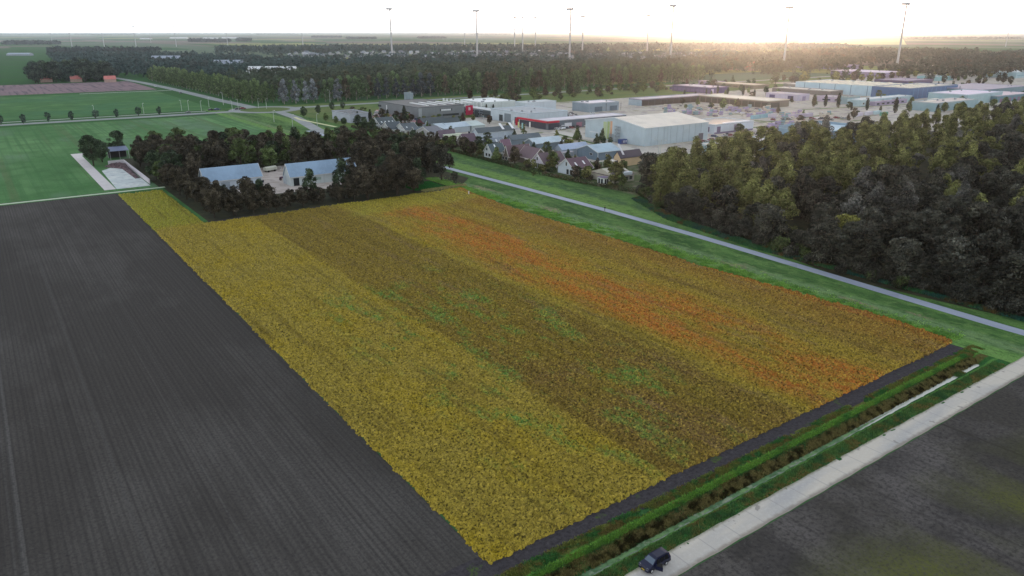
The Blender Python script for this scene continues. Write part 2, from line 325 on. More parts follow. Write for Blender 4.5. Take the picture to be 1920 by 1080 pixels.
M_asph=mat("path_asphalt",lin((150,157,172)),[dict(scale=.2,color=lin((136,143,160)),lo=.4,hi=.7,stretch=(1,.2,1)),dict(scale=4,color=lin((168,174,186)),lo=.5,hi=.8,detail=4,fac=.5),dict(kind="vor",scale=.25,color=lin((122,128,144)),lo=.93,hi=.95,fac=.5)],rough=.7)
road("cycle_path",[(119.5,.5),(119.6,10),(120.6,30),(122.3,61),(124.2,100),(124.9,140),(124.4,190),(123.5,232),(122.5,300),(121,420)],3.3,M_asph,.07,.05)
M_tar=mat("main_road_asphalt",lin((128,132,134)),[dict(scale=.1,color=lin((146,150,150)),lo=.4,hi=.7,stretch=(.2,1,1))],rough=.8)
road("avenue_road",[(-1500,570),(60,570),(118,572)],11,M_tar,.06)
road("avenue_road",[(168,574),(700,582),(2400,600)],11,M_tar,.06)
road("avenue_cycle_path",[(-1500,588),(100,588)],4,plain((150,158,150)),.06)
road("link_road",[(140,598),(136,700),(134,850),(128,1000),(118,1120),(60,1600)],10,M_tar,.062)
road("link_road",[(146,548),(142,500),(128,424),(121,380)],8,M_tar,.062)
n=40; ring=[(143+24*math.cos(2*math.pi*i/n),573+24*math.sin(2*math.pi*i/n)) for i in range(n+1)]
road("roundabout_road",ring,9,M_tar,.075)
sheet("roundabout_island",[(143+19*math.cos(2*math.pi*i/n),573+19*math.sin(2*math.pi*i/n)) for i in range(n)],M_olive,.08)
M_lawn=grassm("lawn_strip",(84,112,58))
for q,(a,b_) in enumerate([(S(1040,250),S(1185,288)),(S(1195,289),S(1262,299)),(S(1275,291),S(1330,286)),(S(1335,279),S(1530,258)),(S(1325,250),S(1440,236)),(S(1225,238),S(1330,226)),(S(1440,229),S(1560,214)),(S(1100,238),S(1130,246)),(S(1500,206),S(1700,196))]):
    road("verge_strip",[a,b_],2.6+.4*(q%3),M_lawn,.064+.002*q)
sheet("parking_lot",[S(780,233),S(692,229),S(705,206),S(800,203)],mat("red_paving",lin((170,120,126)),[dict(scale=.08,color=lin((150,150,146)),lo=.45,hi=.55)]),.06)
road("village_path",[S(553,220),S(562,224),S(600,232),S(630,238)],2.6,plain((196,196,150)),.07)
road("estate_road",[S(1040,247),S(1120,262),S(1190,284),S(1260,296),S(1330,283),S(1420,262),S(1530,262)],9,plain((186,182,174)),.05)
road("estate_road",[S(1420,262),S(1600,238),S(1720,222)],8,plain((176,172,160)),.052)
rects("farm_track",[(-900,276.2,6,278.4)],plain((176,188,164)),.06,kind="structure")
rects("track_side_grass",[(-900,274.6,6,276.2)],M_green2,.05,kind="structure")
M_slab=mat("slab_concrete",lin((184,192,192)),[dict(scale=.12,color=lin((206,208,204)),lo=.45,hi=.65),dict(scale=.4,off=4,color=lin((160,164,170)),lo=.5,hi=.7)],rough=.9)
sheet("silage_slab",[(-10.8,284),(1.8,284),(1.8,350),(-9.4,334)],M_slab,.05)
sheet("slab_track",[(-15.2,284),(-11,284),(-11,389),(-8.5,392),(-8.5,398),(-15.2,398)],plain((196,190,190)),.05)
sheet("headland_soil_strip",R4(4,203.2,104,206.6),M_soil3,.055)
sheet("copse_side_grass",R4(2.6,206,5,276),M_green2,.056)
sheet("farmyard",[(18,240),(88,232),(90,300),(18,300)],mat("yard_gravel",lin((176,166,160)),[dict(scale=.2,color=lin((150,140,132)),lo=.45,hi=.65),dict(scale=2,color=lin((120,112,104)),lo=.6,hi=.75)]),.06)

# ------------------------------------------------------------------ crop canopy
def vnoise(x,y,seed,sc):
    r=np.random.default_rng(seed); T=r.random((256,256)); x=x*sc;y=y*sc; xi=np.floor(x).astype(int);yi=np.floor(y).astype(int); fx=x-xi;fy=y-yi; fx=fx*fx*(3-2*fx);fy=fy*fy*(3-2*fy)
    a=T[xi%256,yi%256];b=T[(xi+1)%256,yi%256];c=T[xi%256,(yi+1)%256];d=T[(xi+1)%256,(yi+1)%256]
    return (a*(1-fx)+b*fx)*(1-fy)+(c*(1-fx)+d*fx)*fy
M_crop=mat("crop_leaves",lin((140,124,50)),[
    dict(scale=.06,off=1,color=lin((148,128,32)),lo=.45,hi=.62,stretch=(1,.5,1)),
    dict(scale=.35,color=lin((138,122,48)),lo=.45,hi=.65,fac=.8),
    dict(kind="range",ax="X",a=18.3,b=49,soft=.5,wob=.7,scale=.3,stretch=(1,.2,1),color=lin((112,94,36)),fac=.95),
    dict(scale=.05,off=14,color=lin((106,82,44)),lo=.38,hi=.56,masks=[dict(kind="range",ax="X",a=20,b=50,soft=3,wob=3,scale=.1),dict(kind="range",ax="Y",a=0,b=62,soft=14,wob=20,scale=.05)],fac=.9),
    dict(kind="range",ax="X",a=53,b=98,soft=2,wob=5,scale=.12,stretch=(1,.2,1),color=lin((142,120,44)),fac=.9),
    dict(scale=.11,off=20,color=lin((176,94,40)),lo=.38,hi=.54,stretch=(1,.28,1),detail=5,rough=.7,masks=[dict(scale=.8,off=3,lo=.32,hi=.52,detail=5,rough=.75,stretch=(1,.4,1)),dict(kind="range",ax="X",a=55,b=76,soft=4,wob=8,scale=.09,stretch=(1,.3,1)),dict(kind="range",ax="Y",a=0,b=190,soft=6,wob=6,scale=.1)],fac=.85),
    dict(kind="range",ax="X",a=90,b=110,soft=3,wob=7,scale=.08,stretch=(1,.25,1),color=lin((130,92,44)),fac=.75),
    dict(kind="range",ax="X",a=84,b=88,soft=2.5,wob=5,scale=.1,stretch=(1,.2,1),color=lin((120,88,54)),fac=.6),
    dict(scale=.3,off=33,color=lin((118,94,74)),lo=.56,hi=.66,stretch=(1,.14,1),fac=.4,masks=[dict(kind="range",ax="X",a=26,b=110,soft=3,wob=3)]),
    dict(scale=.17,off=44,color=lin((84,128,56)),lo=.51,hi=.60,stretch=(1,.35,1),detail=5,rough=.7,masks=[dict(scale=1.1,off=2,lo=.36,hi=.56,detail=5),dict(kind="range",ax="X",a=3,b=44,soft=5,wob=9,scale=.05),dict(kind="range",ax="Y",a=16,b=112,soft=10,wob=14,scale=.05)],fac=.95),
    dict(kind="range",ax="Y",a=204,b=300,soft=3,wob=3,scale=.1,color=lin((124,130,38)),fac=.8),
    dict(kind="range",ax="Y",a=183,b=215,soft=3,wob=4,scale=.1,color=lin((146,142,52)),fac=.7,masks=[dict(kind="range",ax="X",a=50,b=110,soft=4,wob=8,scale=.1)]),
    dict(kind="range",ax="X",a=99.5,b=107,soft=.8,wob=2.5,scale=.3,color=lin((150,84,34)),fac=.6),
    dict(scale=2.2,off=6,color=lin((210,182,76)),lo=.48,hi=.66,detail=4,rough=.8,fac=.6),
    dict(scale=2.7,off=16,color=lin((44,40,18)),lo=.49,hi=.62,detail=3,rough=.75,fac=.9),
    dict(scale=.8,off=60,color=lin((84,70,30)),lo=.53,hi=.7,stretch=(1,.04,1),fac=.5)],rough=.8,spec=.1)
def crop():
    ss=np.arange(-12.8,104.6,.3); tt=[10.4]
    while tt[-1]<272: tt.append(tt[-1]+.26+.0022*(tt[-1]-10))
    tt=np.array(tt); Sg,Tg=np.meshgrid(ss,tt,indexing='ij'); n0,n1=Sg.shape
    Sg=Sg+RNG.uniform(-.12,.12,Sg.shape); Tg=Tg+RNG.uniform(-.1,.1,Tg.shape)
    wob=(vnoise(Sg,Tg,1,1.4)-.5)*.9+(vnoise(Sg,Tg,2,.15)-.5)*.5
    right=np.interp(Tg,[0,10,30,70,150,190,206],[102,102.5,104,101,99,101,104])
    top=np.where(Sg<3.2,270.5,203.5+(Sg-3.2)*.012)
    near=np.interp(Sg,[-13,20,101.5,105],[11.1,11.4,11.7,12.4])
    d=np.minimum.reduce([Sg+12.2,right-Sg,top-Tg,Tg-near])+wob*.5
    # headland grass cuts the far corner
    d=np.minimum(d,(206+104-(Sg+Tg))*.5+6+wob)
    h=.6+(vnoise(Sg,Tg,3,.25)-.5)*.25+RNG.uniform(-.34,.24,Sg.shape)+(vnoise(Sg,Tg,4,1.6)-.5)*.25
    gap=(vnoise(Sg,Tg*.3,5,.16)>.86)&(vnoise(Sg,Tg,6,1.4)>.6); h=np.where(gap,h*.35,h)
    z=np.where(d>.15,h,-.05); V=np.stack([Sg,Tg,z],-1).reshape(-1,3)
    I=np.arange(n0*n1).reshape(n0,n1); Q=np.stack([I[:-1,:-1],I[1:,:-1],I[1:,1:],I[:-1,1:]],-1).reshape(-1,4)
    keep=(z.reshape(-1)[Q]>0).any(1); Q=Q[keep]; used=np.unique(Q); mp=np.zeros(len(V),int); mp[used]=np.arange(len(used))
    me=me_np("crop",V[used],mp[Q],M_crop); return link("crop_field",me)
props(crop(),label="large ripening crop standing in yellow, olive and orange bands",cat="crop",kind="stuff")

# ------------------------------------------------------------------ roadside ditch
def tw(s): return 3.85+.009*s
def prof(s,t):
    c=tw(s); z=np.zeros_like(t)
    d=t-c
    z=np.where((d<-.28),-1.05*np.clip(1-(-.28-d)/1.6,0,1),z)
    z=np.where(abs(d)<=.28,-1.05-.12,z)
    z=np.where(d>.28,-1.05*np.clip(1-(d-.28)/1.9,0,1)+.18*np.exp(-((d-2.7)/.5)**2),z)
    endf=np.clip((99.5-s)/2.5,0,1); return z*endf
ss=np.arange(H0,H1+.01,.35); tt=np.arange(K0,K1+.01,.155); Sg,Tg=np.meshgrid(ss,tt,indexing='ij'); n0,n1=Sg.shape
Z=prof(Sg,Tg)+(vnoise(Sg,Tg,8,1.5)-.5)*.14; Z[0]=0;Z[-1]=0;Z[:,0]=0;Z[:,-1]=0
I=np.arange(n0*n1).reshape(n0,n1); Q=np.stack([I[:-1,:-1],I[1:,:-1],I[1:,1:],I[:-1,1:]],-1).reshape(-1,4)
M_ditch=mat("ditch_side_grass",lin((48,90,44)),[
    dict(kind="range",ax="Y",a=7.0,b=12,soft=.4,wob=1.2,scale=.4,color=lin((92,92,46)),fac=.9),
    dict(scale=.35,off=5,color=lin((44,86,50)),lo=.5,hi=.6,stretch=(.5,1,1),fac=.9),
    dict(kind="range",ax="Y",a=6.0,b=7.1,soft=.3,wob=.5,scale=.4,color=lin((84,132,54)),fac=.9),
    dict(kind="range",ax="Y",a=4.6,b=6.0,soft=.2,wob=.5,scale=.4,color=lin((84,78,44)),fac=1),
    dict(kind="range",ax="Y",a=2.8,b=3.5,soft=.2,wob=.5,scale=.4,color=lin((86,128,60)),fac=.8),
    dict(scale=1.4,color=lin((92,140,70)),lo=.52,hi=.8,detail=5,rough=.8,fac=.6),
    dict(scale=3,off=7,color=lin((22,36,20)),lo=.5,hi=.72,detail=5,rough=.8,fac=.9)],rough=.95,spec=.05,bump=dict(scale=3,detail=5,strength=.8,dist2=.15))
props(link("ditch_bank_grass",me_np("ditch",np.stack([Sg,Tg,Z],-1).reshape(-1,3),Q,M_ditch)),kind="structure")
M_water=mat("ditch_water",lin((84,104,80)),[dict(kind="range",ax="X",a=57,b=300,soft=4,wob=2,scale=.3,color=lin((164,168,156)))],rough=.05,spec=1.0)  # pale far stretch: reflected sky put into the water's base colour
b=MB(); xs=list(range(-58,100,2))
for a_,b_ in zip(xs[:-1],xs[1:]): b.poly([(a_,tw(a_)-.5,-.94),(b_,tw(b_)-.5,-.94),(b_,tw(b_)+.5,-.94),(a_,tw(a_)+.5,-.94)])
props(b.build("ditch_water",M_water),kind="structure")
M_duck=mat("duckweed",lin((104,142,78)),[dict(scale=.25,color=lin((78,116,76)),lo=.4,hi=.6,stretch=(1,.2,1)),dict(scale=1.2,off=1,color=lin((64,96,52)),lo=.48,hi=.62,detail=5,rough=.7),dict(scale=.6,off=31,color=lin((128,140,112)),lo=.58,hi=.66)],sat=.85,rough=.8)
b=MB(); xs=[x*.5 for x in range(-116,144)]
for a_,b_ in zip(xs[:-1],xs[1:]):
    wv=.34+.06*math.sin(a_*1.3)+.05*math.sin(a_*3.1)
    if a_>50: wv*=max(0.05,(66-a_)/16)
    b.poly([(a_,tw(a_)-wv,-.925),(b_,tw(b_)-wv,-.925),(b_,tw(b_)+wv,-.925),(a_,tw(a_)+wv,-.925)])
props(b.build("duckweed",M_duck),label="pale green duckweed floating along the ditch water",cat="duckweed",kind="stuff")

def tufts(name,P,h,wd,m,blades=5,lean=.35,**k):
    """P (n,3) roots; every tuft is a few pointed leaves"""
    n=len(P); P=np.repeat(P,blades,0); N_=len(P); th=RNG.uniform(0,2*math.pi,N_); hh=h*RNG.uniform(.55,1.25,N_); ww=wd*RNG.uniform(.6,1.3,N_)
    r=RNG.uniform(0,wd*1.6,N_); ph=RNG.uniform(0,2*math.pi,N_); B=P+np.stack([r*np.cos(ph),r*np.sin(ph),0*r-.03],-1)
    dx=np.stack([np.cos(th),np.sin(th),0*th],-1)*ww[:,None]/2; ln=np.stack([np.cos(ph),np.sin(ph),0*ph],-1)*(lean*hh*RNG.uniform(.2,1.2,N_))[:,None]
    T=B+ln+np.stack([0*hh,0*hh,hh],-1)
    V=np.stack([B-dx,B+dx,T],1).reshape(-1,3); F=np.arange(3*N_).reshape(-1,3)
    o=link(name,me_np(name,V,F,m,n=3)); k.setdefault("kind","stuff"); return props(o,**k)
M_reed=mat("dead_reed",lin((136,126,80)),[dict(scale=.5,color=lin((132,122,82)),lo=.5,hi=.65),dict(scale=.8,off=4,color=lin((58,52,30)),lo=.45,hi=.6)],island=.45,transl=.15)
M_tuft=mat("grass_tuft",lin((84,124,52)),[dict(scale=.3,color=lin((56,100,52)),lo=.45,hi=.6),dict(scale=.25,off=9,color=lin((122,112,52)),lo=.5,hi=.6)],island=.4,transl=.2,sat=.85)
M_tuft2=mat("rank_grass",lin((126,168,78)),[dict(scale=.3,color=lin((98,142,66)),lo=.45,hi=.6),dict(scale=.12,off=4,color=lin((150,180,120)),lo=.55,hi=.65)],island=.4,transl=.2)
def scat(n,s0,s1,t0,t1,zf=None):
    s=RNG.uniform(s0,s1,n); t=RNG.uniform(t0,t1,n); z=prof(s,t) if zf else 0*s+.03
    return np.stack([s,t,z],-1)
s=RNG.uniform(-30,98,15000); t=tw(s)+.42+RNG.random(15000)**.8*1.4; m_=vnoise(s,t,21,.35)+.35*RNG.random(15000)>.35
tufts("dead_reeds",np.stack([s,t,prof(s,t)],-1)[m_],.3,.16,M_reed,label="brown dead reeds along the far bank of the ditch",cat="reeds")
s=RNG.uniform(-30,99,16000); t=np.where(RNG.random(16000)<.5,tw(s)+2.1+RNG.normal(0,.35,16000),RNG.uniform(.45,2.7,16000))
tufts("ditch_grass",np.stack([s,t,prof(s,t)],-1),.28,.14,M_tuft,label="tufted green grass on both lips of the ditch",cat="grass")
s=RNG.uniform(-30,97,9000); t=tw(s)+2.15+np.abs(RNG.normal(0,.28,9000))
tufts("lip_grass",np.stack([s,t,prof(s,t)],-1),.3,.16,mat("lip_grass",lin((112,158,66)),[dict(scale=.3,color=lin((70,124,58)),lo=.5,hi=.6,stretch=(.5,1,1))],island=.35,transl=.2),lean=.8,label="bright green grass line along the upper lip of the ditch",cat="grass")
s=RNG.uniform(88.5,91,260); t=tw(s)+RNG.uniform(-.5,.5,260)
tufts("ditch_plug_grass",np.stack([s,t,0*s-.86],-1),.3,.2,M_tuft,label="tuft of grass breaking the bright water of the ditch",cat="grass")
s=RNG.uniform(-30,104,15000); t=RNG.uniform(6.6,8.9,15000); m_=vnoise(s*.6,t,22,.8)>.25
tufts("headland_weeds",np.stack([s,t,0*s],-1)[m_],.2,.2,mat("headland_weed",lin((112,118,58)),[dict(scale=.35,color=lin((64,112,58)),lo=.46,hi=.56,stretch=(.6,1,1)),dict(scale=.5,off=5,color=lin((112,102,58)),lo=.52,hi=.6)],island=.4,transl=.2),lean=.9,label="patchy green and rusty weeds between ditch and bare soil",cat="weeds")
t=RNG.uniform(12,232,26000); s=101.6+np.abs(RNG.normal(1.2,2.4,26000)); m_=(vnoise(s,t*.5,23,.6)>.22)
tufts("rough_grass",np.stack([s,t,0*s+.03],-1)[m_],.34,.22,M_tuft2,blades=4,lean=.9,label="bright rank grass between the crop edge and the mown verge",cat="grass")
t=RNG.uniform(5,150,9000); s=np.interp(t,[0,9,48,70,119,159],[126,127,122.8+4,128,134.5,152])-RNG.random(9000)**1.5*4+1.5; m_=s>126.8
tufts("wood_edge_weeds",np.stack([s,t,0*s+.05],-1)[m_],.7,.3,mat("edge_weed",lin((52,96,58)),[dict(scale=.2,color=lin((90,74,40)),lo=.52,hi=.6),dict(scale=.15,off=4,color=lin((40,82,70)),lo=.5,hi=.6)],island=.4),label="tall mixed weeds and brambles at the foot of the wood",cat="weeds")
s=RNG.uniform(92,112,1500); t=204.6+(s-92)*.02+RNG.normal(0,.5,1500)+.8
tufts("pale_weeds",np.stack([s-4,t+3,0*s+.03],-1),.7,.3,mat("pale_weed",lin((150,146,100)),island=.4),label="straw coloured weeds in a row at the copse corner",cat="weeds")
s=RNG.uniform(86,100,2500); t=RNG.uniform(211,225,2500)
tufts("copse_corner_grass",np.stack([s,t,0*s+.05],-1),.35,.4,mat("lush_grass",lin((36,104,44)),island=.4),label="lush green grass between the two tree groups of the farm",cat="grass")
# ================================================================== trees
M_leaf=mat("tree_leaves",(.05,.06,.03),[dict(scale=.35,color=(.55,.55,.5),blend='MULTIPLY',lo=.45,hi=.6,fac=.8,detail=3),dict(scale=.5,off=6,color=(1.6,1.6,1.4),blend='MULTIPLY',lo=.52,hi=.68,fac=.8,detail=3)],rough=.85,spec=.12,objcol=True,tint=True,island=.6,transl=.12)
M_bark=mat("bark",lin((70,62,54)),[dict(scale=2,color=lin((44,40,36)),lo=.4,hi=.7,stretch=(1,1,.2))],rough=.95)
M_birch=mat("pale_bark",lin((150,146,136)),[dict(scale=2,color=lin((80,76,70)),lo=.5,hi=.6)],rough=.9)
def leaves(rng,C,Rl,n,size,squash=1.0,up=.35,tints=None):
    """leaf sprays on the outsides of the lobes C (k,3) of radius Rl (k)"""
    k=len(C); pr=Rl**2/np.sum(Rl**2); idx=rng.choice(k,n,p=pr); d=rng.normal(size=(n,3)); d[:,2]+=up; d/=np.linalg.norm(d,axis=1)[:,None]
    rad=Rl[idx]*(1-.55*rng.random(n)**2.2)*rng.uniform(.92,1.12,n); P=C[idx]+d*rad[:,None]*np.array([1,1,squash])
    nrm=d*.7+rng.normal(size=(n,3))*.55; nrm/=np.linalg.norm(nrm,axis=1)[:,None]
    a=np.cross(nrm,rng.normal(size=(n,3))); a/=np.linalg.norm(a,axis=1)[:,None]+1e-9; b=np.cross(nrm,a)
    s1=size*rng.uniform(.5,1.3,n)[:,None]; s2=s1*rng.uniform(.45,.9,n)[:,None]
    V=np.stack([P-a*s1,P-b*s2*.8+nrm*s1*.12,P+a*s1*.9,P+b*s2+nrm*s1*.1],1).reshape(-1,3)
    if tints is not None: tints.append(np.repeat(rng.uniform(.5,1.65,k)[idx],4))
    return V
def tree_mesh(nm,seed,kind,H,Rc,n,size,bark=None):
    rng=np.random.default_rng(seed); C=[];Rl=[]
    if kind=='round':
        zc=H*.56; hz=H*.44; k=46
        for i in range(k):
            z=rng.uniform(-1,1); fr=math.sqrt(max(0,1-abs(z)**2.2))*(1.0 if z>-.4 else .9); r=Rc*.82*fr*math.sqrt(rng.random())**.6; a=rng.uniform(0,6.283)
            C.append((r*math.cos(a),r*math.sin(a),zc+z*hz*.86)); Rl.append(Rc*rng.uniform(.17,.36))
    elif kind=='tall':                  # poplar-like: narrow below, ragged top
        k=38
        for i in range(k):
            f=rng.uniform(.16,1); r=Rc*(.9 if f<.8 else .6)*math.sqrt(rng.random())*math.sin(math.pi*min(1,.25+f*.72))**.6; a=rng.uniform(0,6.283)
            C.append((r*math.cos(a),r*math.sin(a),H*f*.94)); Rl.append(Rc*rng.uniform(.2,.42))
    elif kind=='column':
        k=12
        for i in range(k):
            f=(i+.5)/k; C.append((rng.normal()*.06*Rc,rng.normal()*.06*Rc,H*(.06+f*.88))); Rl.append(Rc*(.95*math.sin(math.pi*min(1,.12+f*.86))**.55))
    elif kind=='cone':
        k=18
        for i in range(k):
            f=(i+.5)/k; a=rng.uniform(0,6.283); r=Rc*.45*(1-f); C.append((r*math.cos(a),r*math.sin(a),H*(.1+f*.85))); Rl.append(Rc*(.75*(1-f)+.12))
    elif kind=='airy':                  # open crown with sky between the sprays
        k=16
        for i in range(k):
            z=rng.uniform(-.9,1); r=Rc*.85*math.sqrt(max(.05,1-z*z))*rng.random()**.4; a=rng.uniform(0,6.283)
            C.append((r*math.cos(a),r*math.sin(a),H*.64+z*H*.33)); Rl.append(Rc*rng.uniform(.16,.3))
    elif kind=='bush':
        k=12
        for i in range(k):
            a=rng.uniform(0,6.283); r=Rc*.65*math.sqrt(rng.random()); C.append((r*math.cos(a),r*math.sin(a),H*rng.uniform(.3,.7))); Rl.append(Rc*rng.uniform(.3,.45))
    C=np.array(C);Rl=np.array(Rl); tn=[]; V=leaves(rng,C,Rl,n,size,squash=(.75 if kind=='round' else 1.0 if kind!='column' else 1.3),tints=tn)
    V[:,2]=np.maximum(V[:,2],.05)
    crown=me_np(nm+"_crown",V,np.arange(len(V)).reshape(-1,4),M_leaf)
    at=crown.attributes.new('tint','FLOAT','POINT'); at.data.foreach_set('value',tn[0].astype(np.float32))
    b=MB(); r0=H*.017+.05; zt=H*.62; b.tube((0,0,-.3),(0,0,zt*.4),r0*1.25,r0,7); b.tube((0,0,zt*.4),(rng.normal()*.2,rng.normal()*.2,zt),r0,r0*.45,7)
    if kind in('round','airy','tall'):
        for j in rng.choice(len(C),min(9,len(C)),replace=False):
            z0=H*rng.uniform(.22,.5); b.tube((0,0,z0),tuple(C[j]),r0*.42,r0*.12,5)
    return crown,b.mesh(nm+"_trunk",bark or M_bark)
def tree_proto(name,seed,kind,H,Rc,n,size,bark=None):
    c,t=tree_mesh(name,seed,kind,H,Rc,n,size,bark)
    root=bpy.data.objects.new(name,None); COL.objects.link(root); root.empty_display_size=.5
    o1=link("crown",c,root); o2=link("trunk",t,root); return root
class Kind:
    """a stock of shapes of one kind of tree; every planted tree is a copy of one of them with its own crown and trunk"""
    def __init__(s,name,specs): s.name=name; s.p=[tree_proto(name,*a) for a in specs]; s.used=[False]*len(s.p)
    def plant(s,ps,pt,sc,col,label,group=None,cat="tree",i=None,z=0.0):
        i=random.randrange(len(s.p)) if i is None else i
        o=s.p[i] if not s.used[i] else copy_tree(s.p[i]); s.used[i]=True
        put(o,ps,pt,z,random.uniform(0,6.283),(sc*random.uniform(.9,1.1),sc*random.uniform(.9,1.1),sc*random.uniform(.93,1.07)))
        o["label"]=label; o["category"]=cat
        if group: o["group"]=group
        elif "group" in o: del o["group"]
        for ch in o.children:
            if ch.name.startswith("crown"): v=random.uniform(.8,1.2); ch.color=(*[min(1,c*v) for c in col],1)
        return o
    def finish(s):
        for o,u in zip(s.p,s.used):
            if not u:
                for ch in list(o.children): bpy.data.objects.remove(ch)
                bpy.data.objects.remove(o)
def fit(s,t,H,sc):
    """trees in front of the farmyard stay low enough to leave the barns in view, as the farmer keeps them"""
    u,v=pixel(s,t,H*sc)
    if 366<u<660 and t<292:
        lim=np.interp(u,[366,385,420,470,500,506,528,540,600,640,660],[326,336,343,339,343,364,362,348,345,332,320])
        while v<lim and sc>.2: sc*=.93; u,v=pixel(s,t,H*sc)
    return sc
def inside(p,poly):
    x,y=p;c=False;j=len(poly)-1
    for i in range(len(poly)):
        xi,yi=poly[i];xj,yj=poly[j]
        if (yi>y)!=(yj>y) and x<(xj-xi)*(y-yi)/(yj-yi)+xi: c=not c
        j=i
    return c
def pixel(s,t,z=0):                    # where a point falls in the survey picture
    X,Y,Z=W(s,t,z); dz=CAM_H-Z; d=Y*cP+dz*sP; return 960+FPX*X/d, 540+FPX*(dz*cP-Y*sP)/d
def spread(poly,dmin,n,avoid=(),df=None,view=None,tries=60):
    xs=[p[0] for p in poly]; ys=[p[1] for p in poly]; P=[]
    for _ in range(n*tries):
        p=(random.uniform(min(xs),max(xs)),random.uniform(min(ys),max(ys)))
        if not inside(p,poly) or any(a[0]<p[0]<a[2] and a[1]<p[1]<a[3] for a in avoid): continue
        if view and not view(*p): continue
        dm=df(*p) if df else dmin
        if all((p[0]-q[0])**2+(p[1]-q[1])**2>dm*dm for q in P): P.append(p)
        if len(P)>=n: break
    return P
C_char=(.060,.061,.050); C_olive=(.145,.155,.058); C_brown=(.072,.063,.046); C_dkgreen=(.050,.074,.042); C_grey=(.105,.106,.098); C_green=(.095,.13,.05); C_blue=(.05,.075,.062); C_sage=(.13,.17,.14); C_yel=(.16,.16,.045)

# --- the wood beside the cycle path
K=Kind("woodland_tree",[(11,'round',14,5.2,5000,.38),(12,'round',15.5,5.4,5400,.4),(13,'round',12.5,4.7,4600,.36),(14,'tall',16.5,4.0,4200,.34),(15,'airy',15.5,4.6,2600,.34,M_birch),(16,'round',13,5.8,5400,.36)])
wood=[(158,160),(137,121),(130,72),(126.5,48),(131.5,9),(131,3),(300,3),(580,150),(580,185),(330,180),(290,184),(228,176),(172,163)]
vis=lambda s_,t_: pixel(s_,t_,8)[0]<2010
near=spread(wood,7,262,df=lambda s_,t_:6.0+max(0,s_-130)*.0145,view=vis,tries=140)
wl={'c':"dark charcoal crowned broadleaf tree inside the crowded wood past the cycle path",'o':"olive crowned broadleaf tree standing among the dark crowns of the wood",'g':"grey leaved tree among the dark crowns of the wood"}
for p in near:
    u,v=pixel(p[0],p[1],12); r=random.random(); far=(430-v)/200
    nz=vnoise(np.array([p[0]]),np.array([p[1]]),77,.035)[0]
    if v>395 and r>.9: r=.5
    k='o' if (v<400 and nz+.26*far+.14*(u<1650)>.50 and r<.8) or r<.07 else 'g' if r>.90 else 'c'
    if p[0]<150 and p[1]>118 and r<.45: k='o'
    if (v>378 or (u>1700 and v>300 and r>.4)) and k=='o' and r>.03: k='c'
    col={'c':C_char,'o':C_olive,'g':C_grey}[k]
    i=random.choice([0,1,2,5] if k!='o' else [0,1,3,3]) if k!='g' else random.choice([3,4])
    edge=min(1,.86+max(0,(p[0]-(124+max(0,p[1]-48)*.2))*.02)); K.plant(p[0],p[1],edge*random.uniform(.85,1.15),col,wl[k],"trees of the wood beyond the cycle path, "+{'c':'charcoal','o':'olive','g':'grey'}[k],i=i)
for j in range(20):                     # closed front of the wood
    t_=8+j*6.2; s0=np.interp(t_,[0,9,48,70,119,159],[131,132,127.5,131.5,139,158]); K.plant(s0+random.uniform(-.5,2.5),t_,random.uniform(.5,.72),C_char,"low dark tree in the closed front of the wood by the cycle path","front trees of the wood",i=random.choice([0,2,5]))
# single trees that stand out at the wood's edge
for (u,v,sc,col,i,lab) in [(1215,357,1.0,C_char,1,"big black-brown tree at the wood corner beside the last garden"),(1268,352,.86,C_olive,0,"olive tree behind the corner of the wood nearest the bungalow"),
    (1432,445,1.15,C_olive,3,"tall olive birch with a long pale stem leaning out of the wood"),(1375,300,.9,C_grey,4,"open crowned thin tree rising against the pale flat roof"),(1465,290,.85,C_grey,4,"sparse grey tree standing before the blue walled depot"),
    (1580,480,1.0,C_yel,2,"small yellow-green tree low on the dark front of the wood")]:
    s_,t_=S(u,v); K.plant(s_,t_,sc,col,lab,i=i)
K.finish()
KU=Kind("woodland_shrub",[(31,'bush',3.6,2.6,1100,.26),(32,'bush',3.0,2.4,900,.26),(33,'bush',4.4,2.8,1200,.28)])
for i in range(120):
    t_=random.uniform(4,158); s0=np.interp(t_,[0,9,48,70,119,159],[128,129,124.5,128.5,136,155]); r=random.random()
    lab,gr=[("dark shrub at the foot of the wood along the cycle path","dark shrubs at the foot of the wood"),("green shrub in the hollow before the wood","green shrubs before the wood")][r<.3]
    KU.plant(s0+random.uniform(-.3,5),t_,random.uniform(.6,1.2),C_char if r>=.3 else C_green,lab,gr,cat="shrub")
KU.finish()

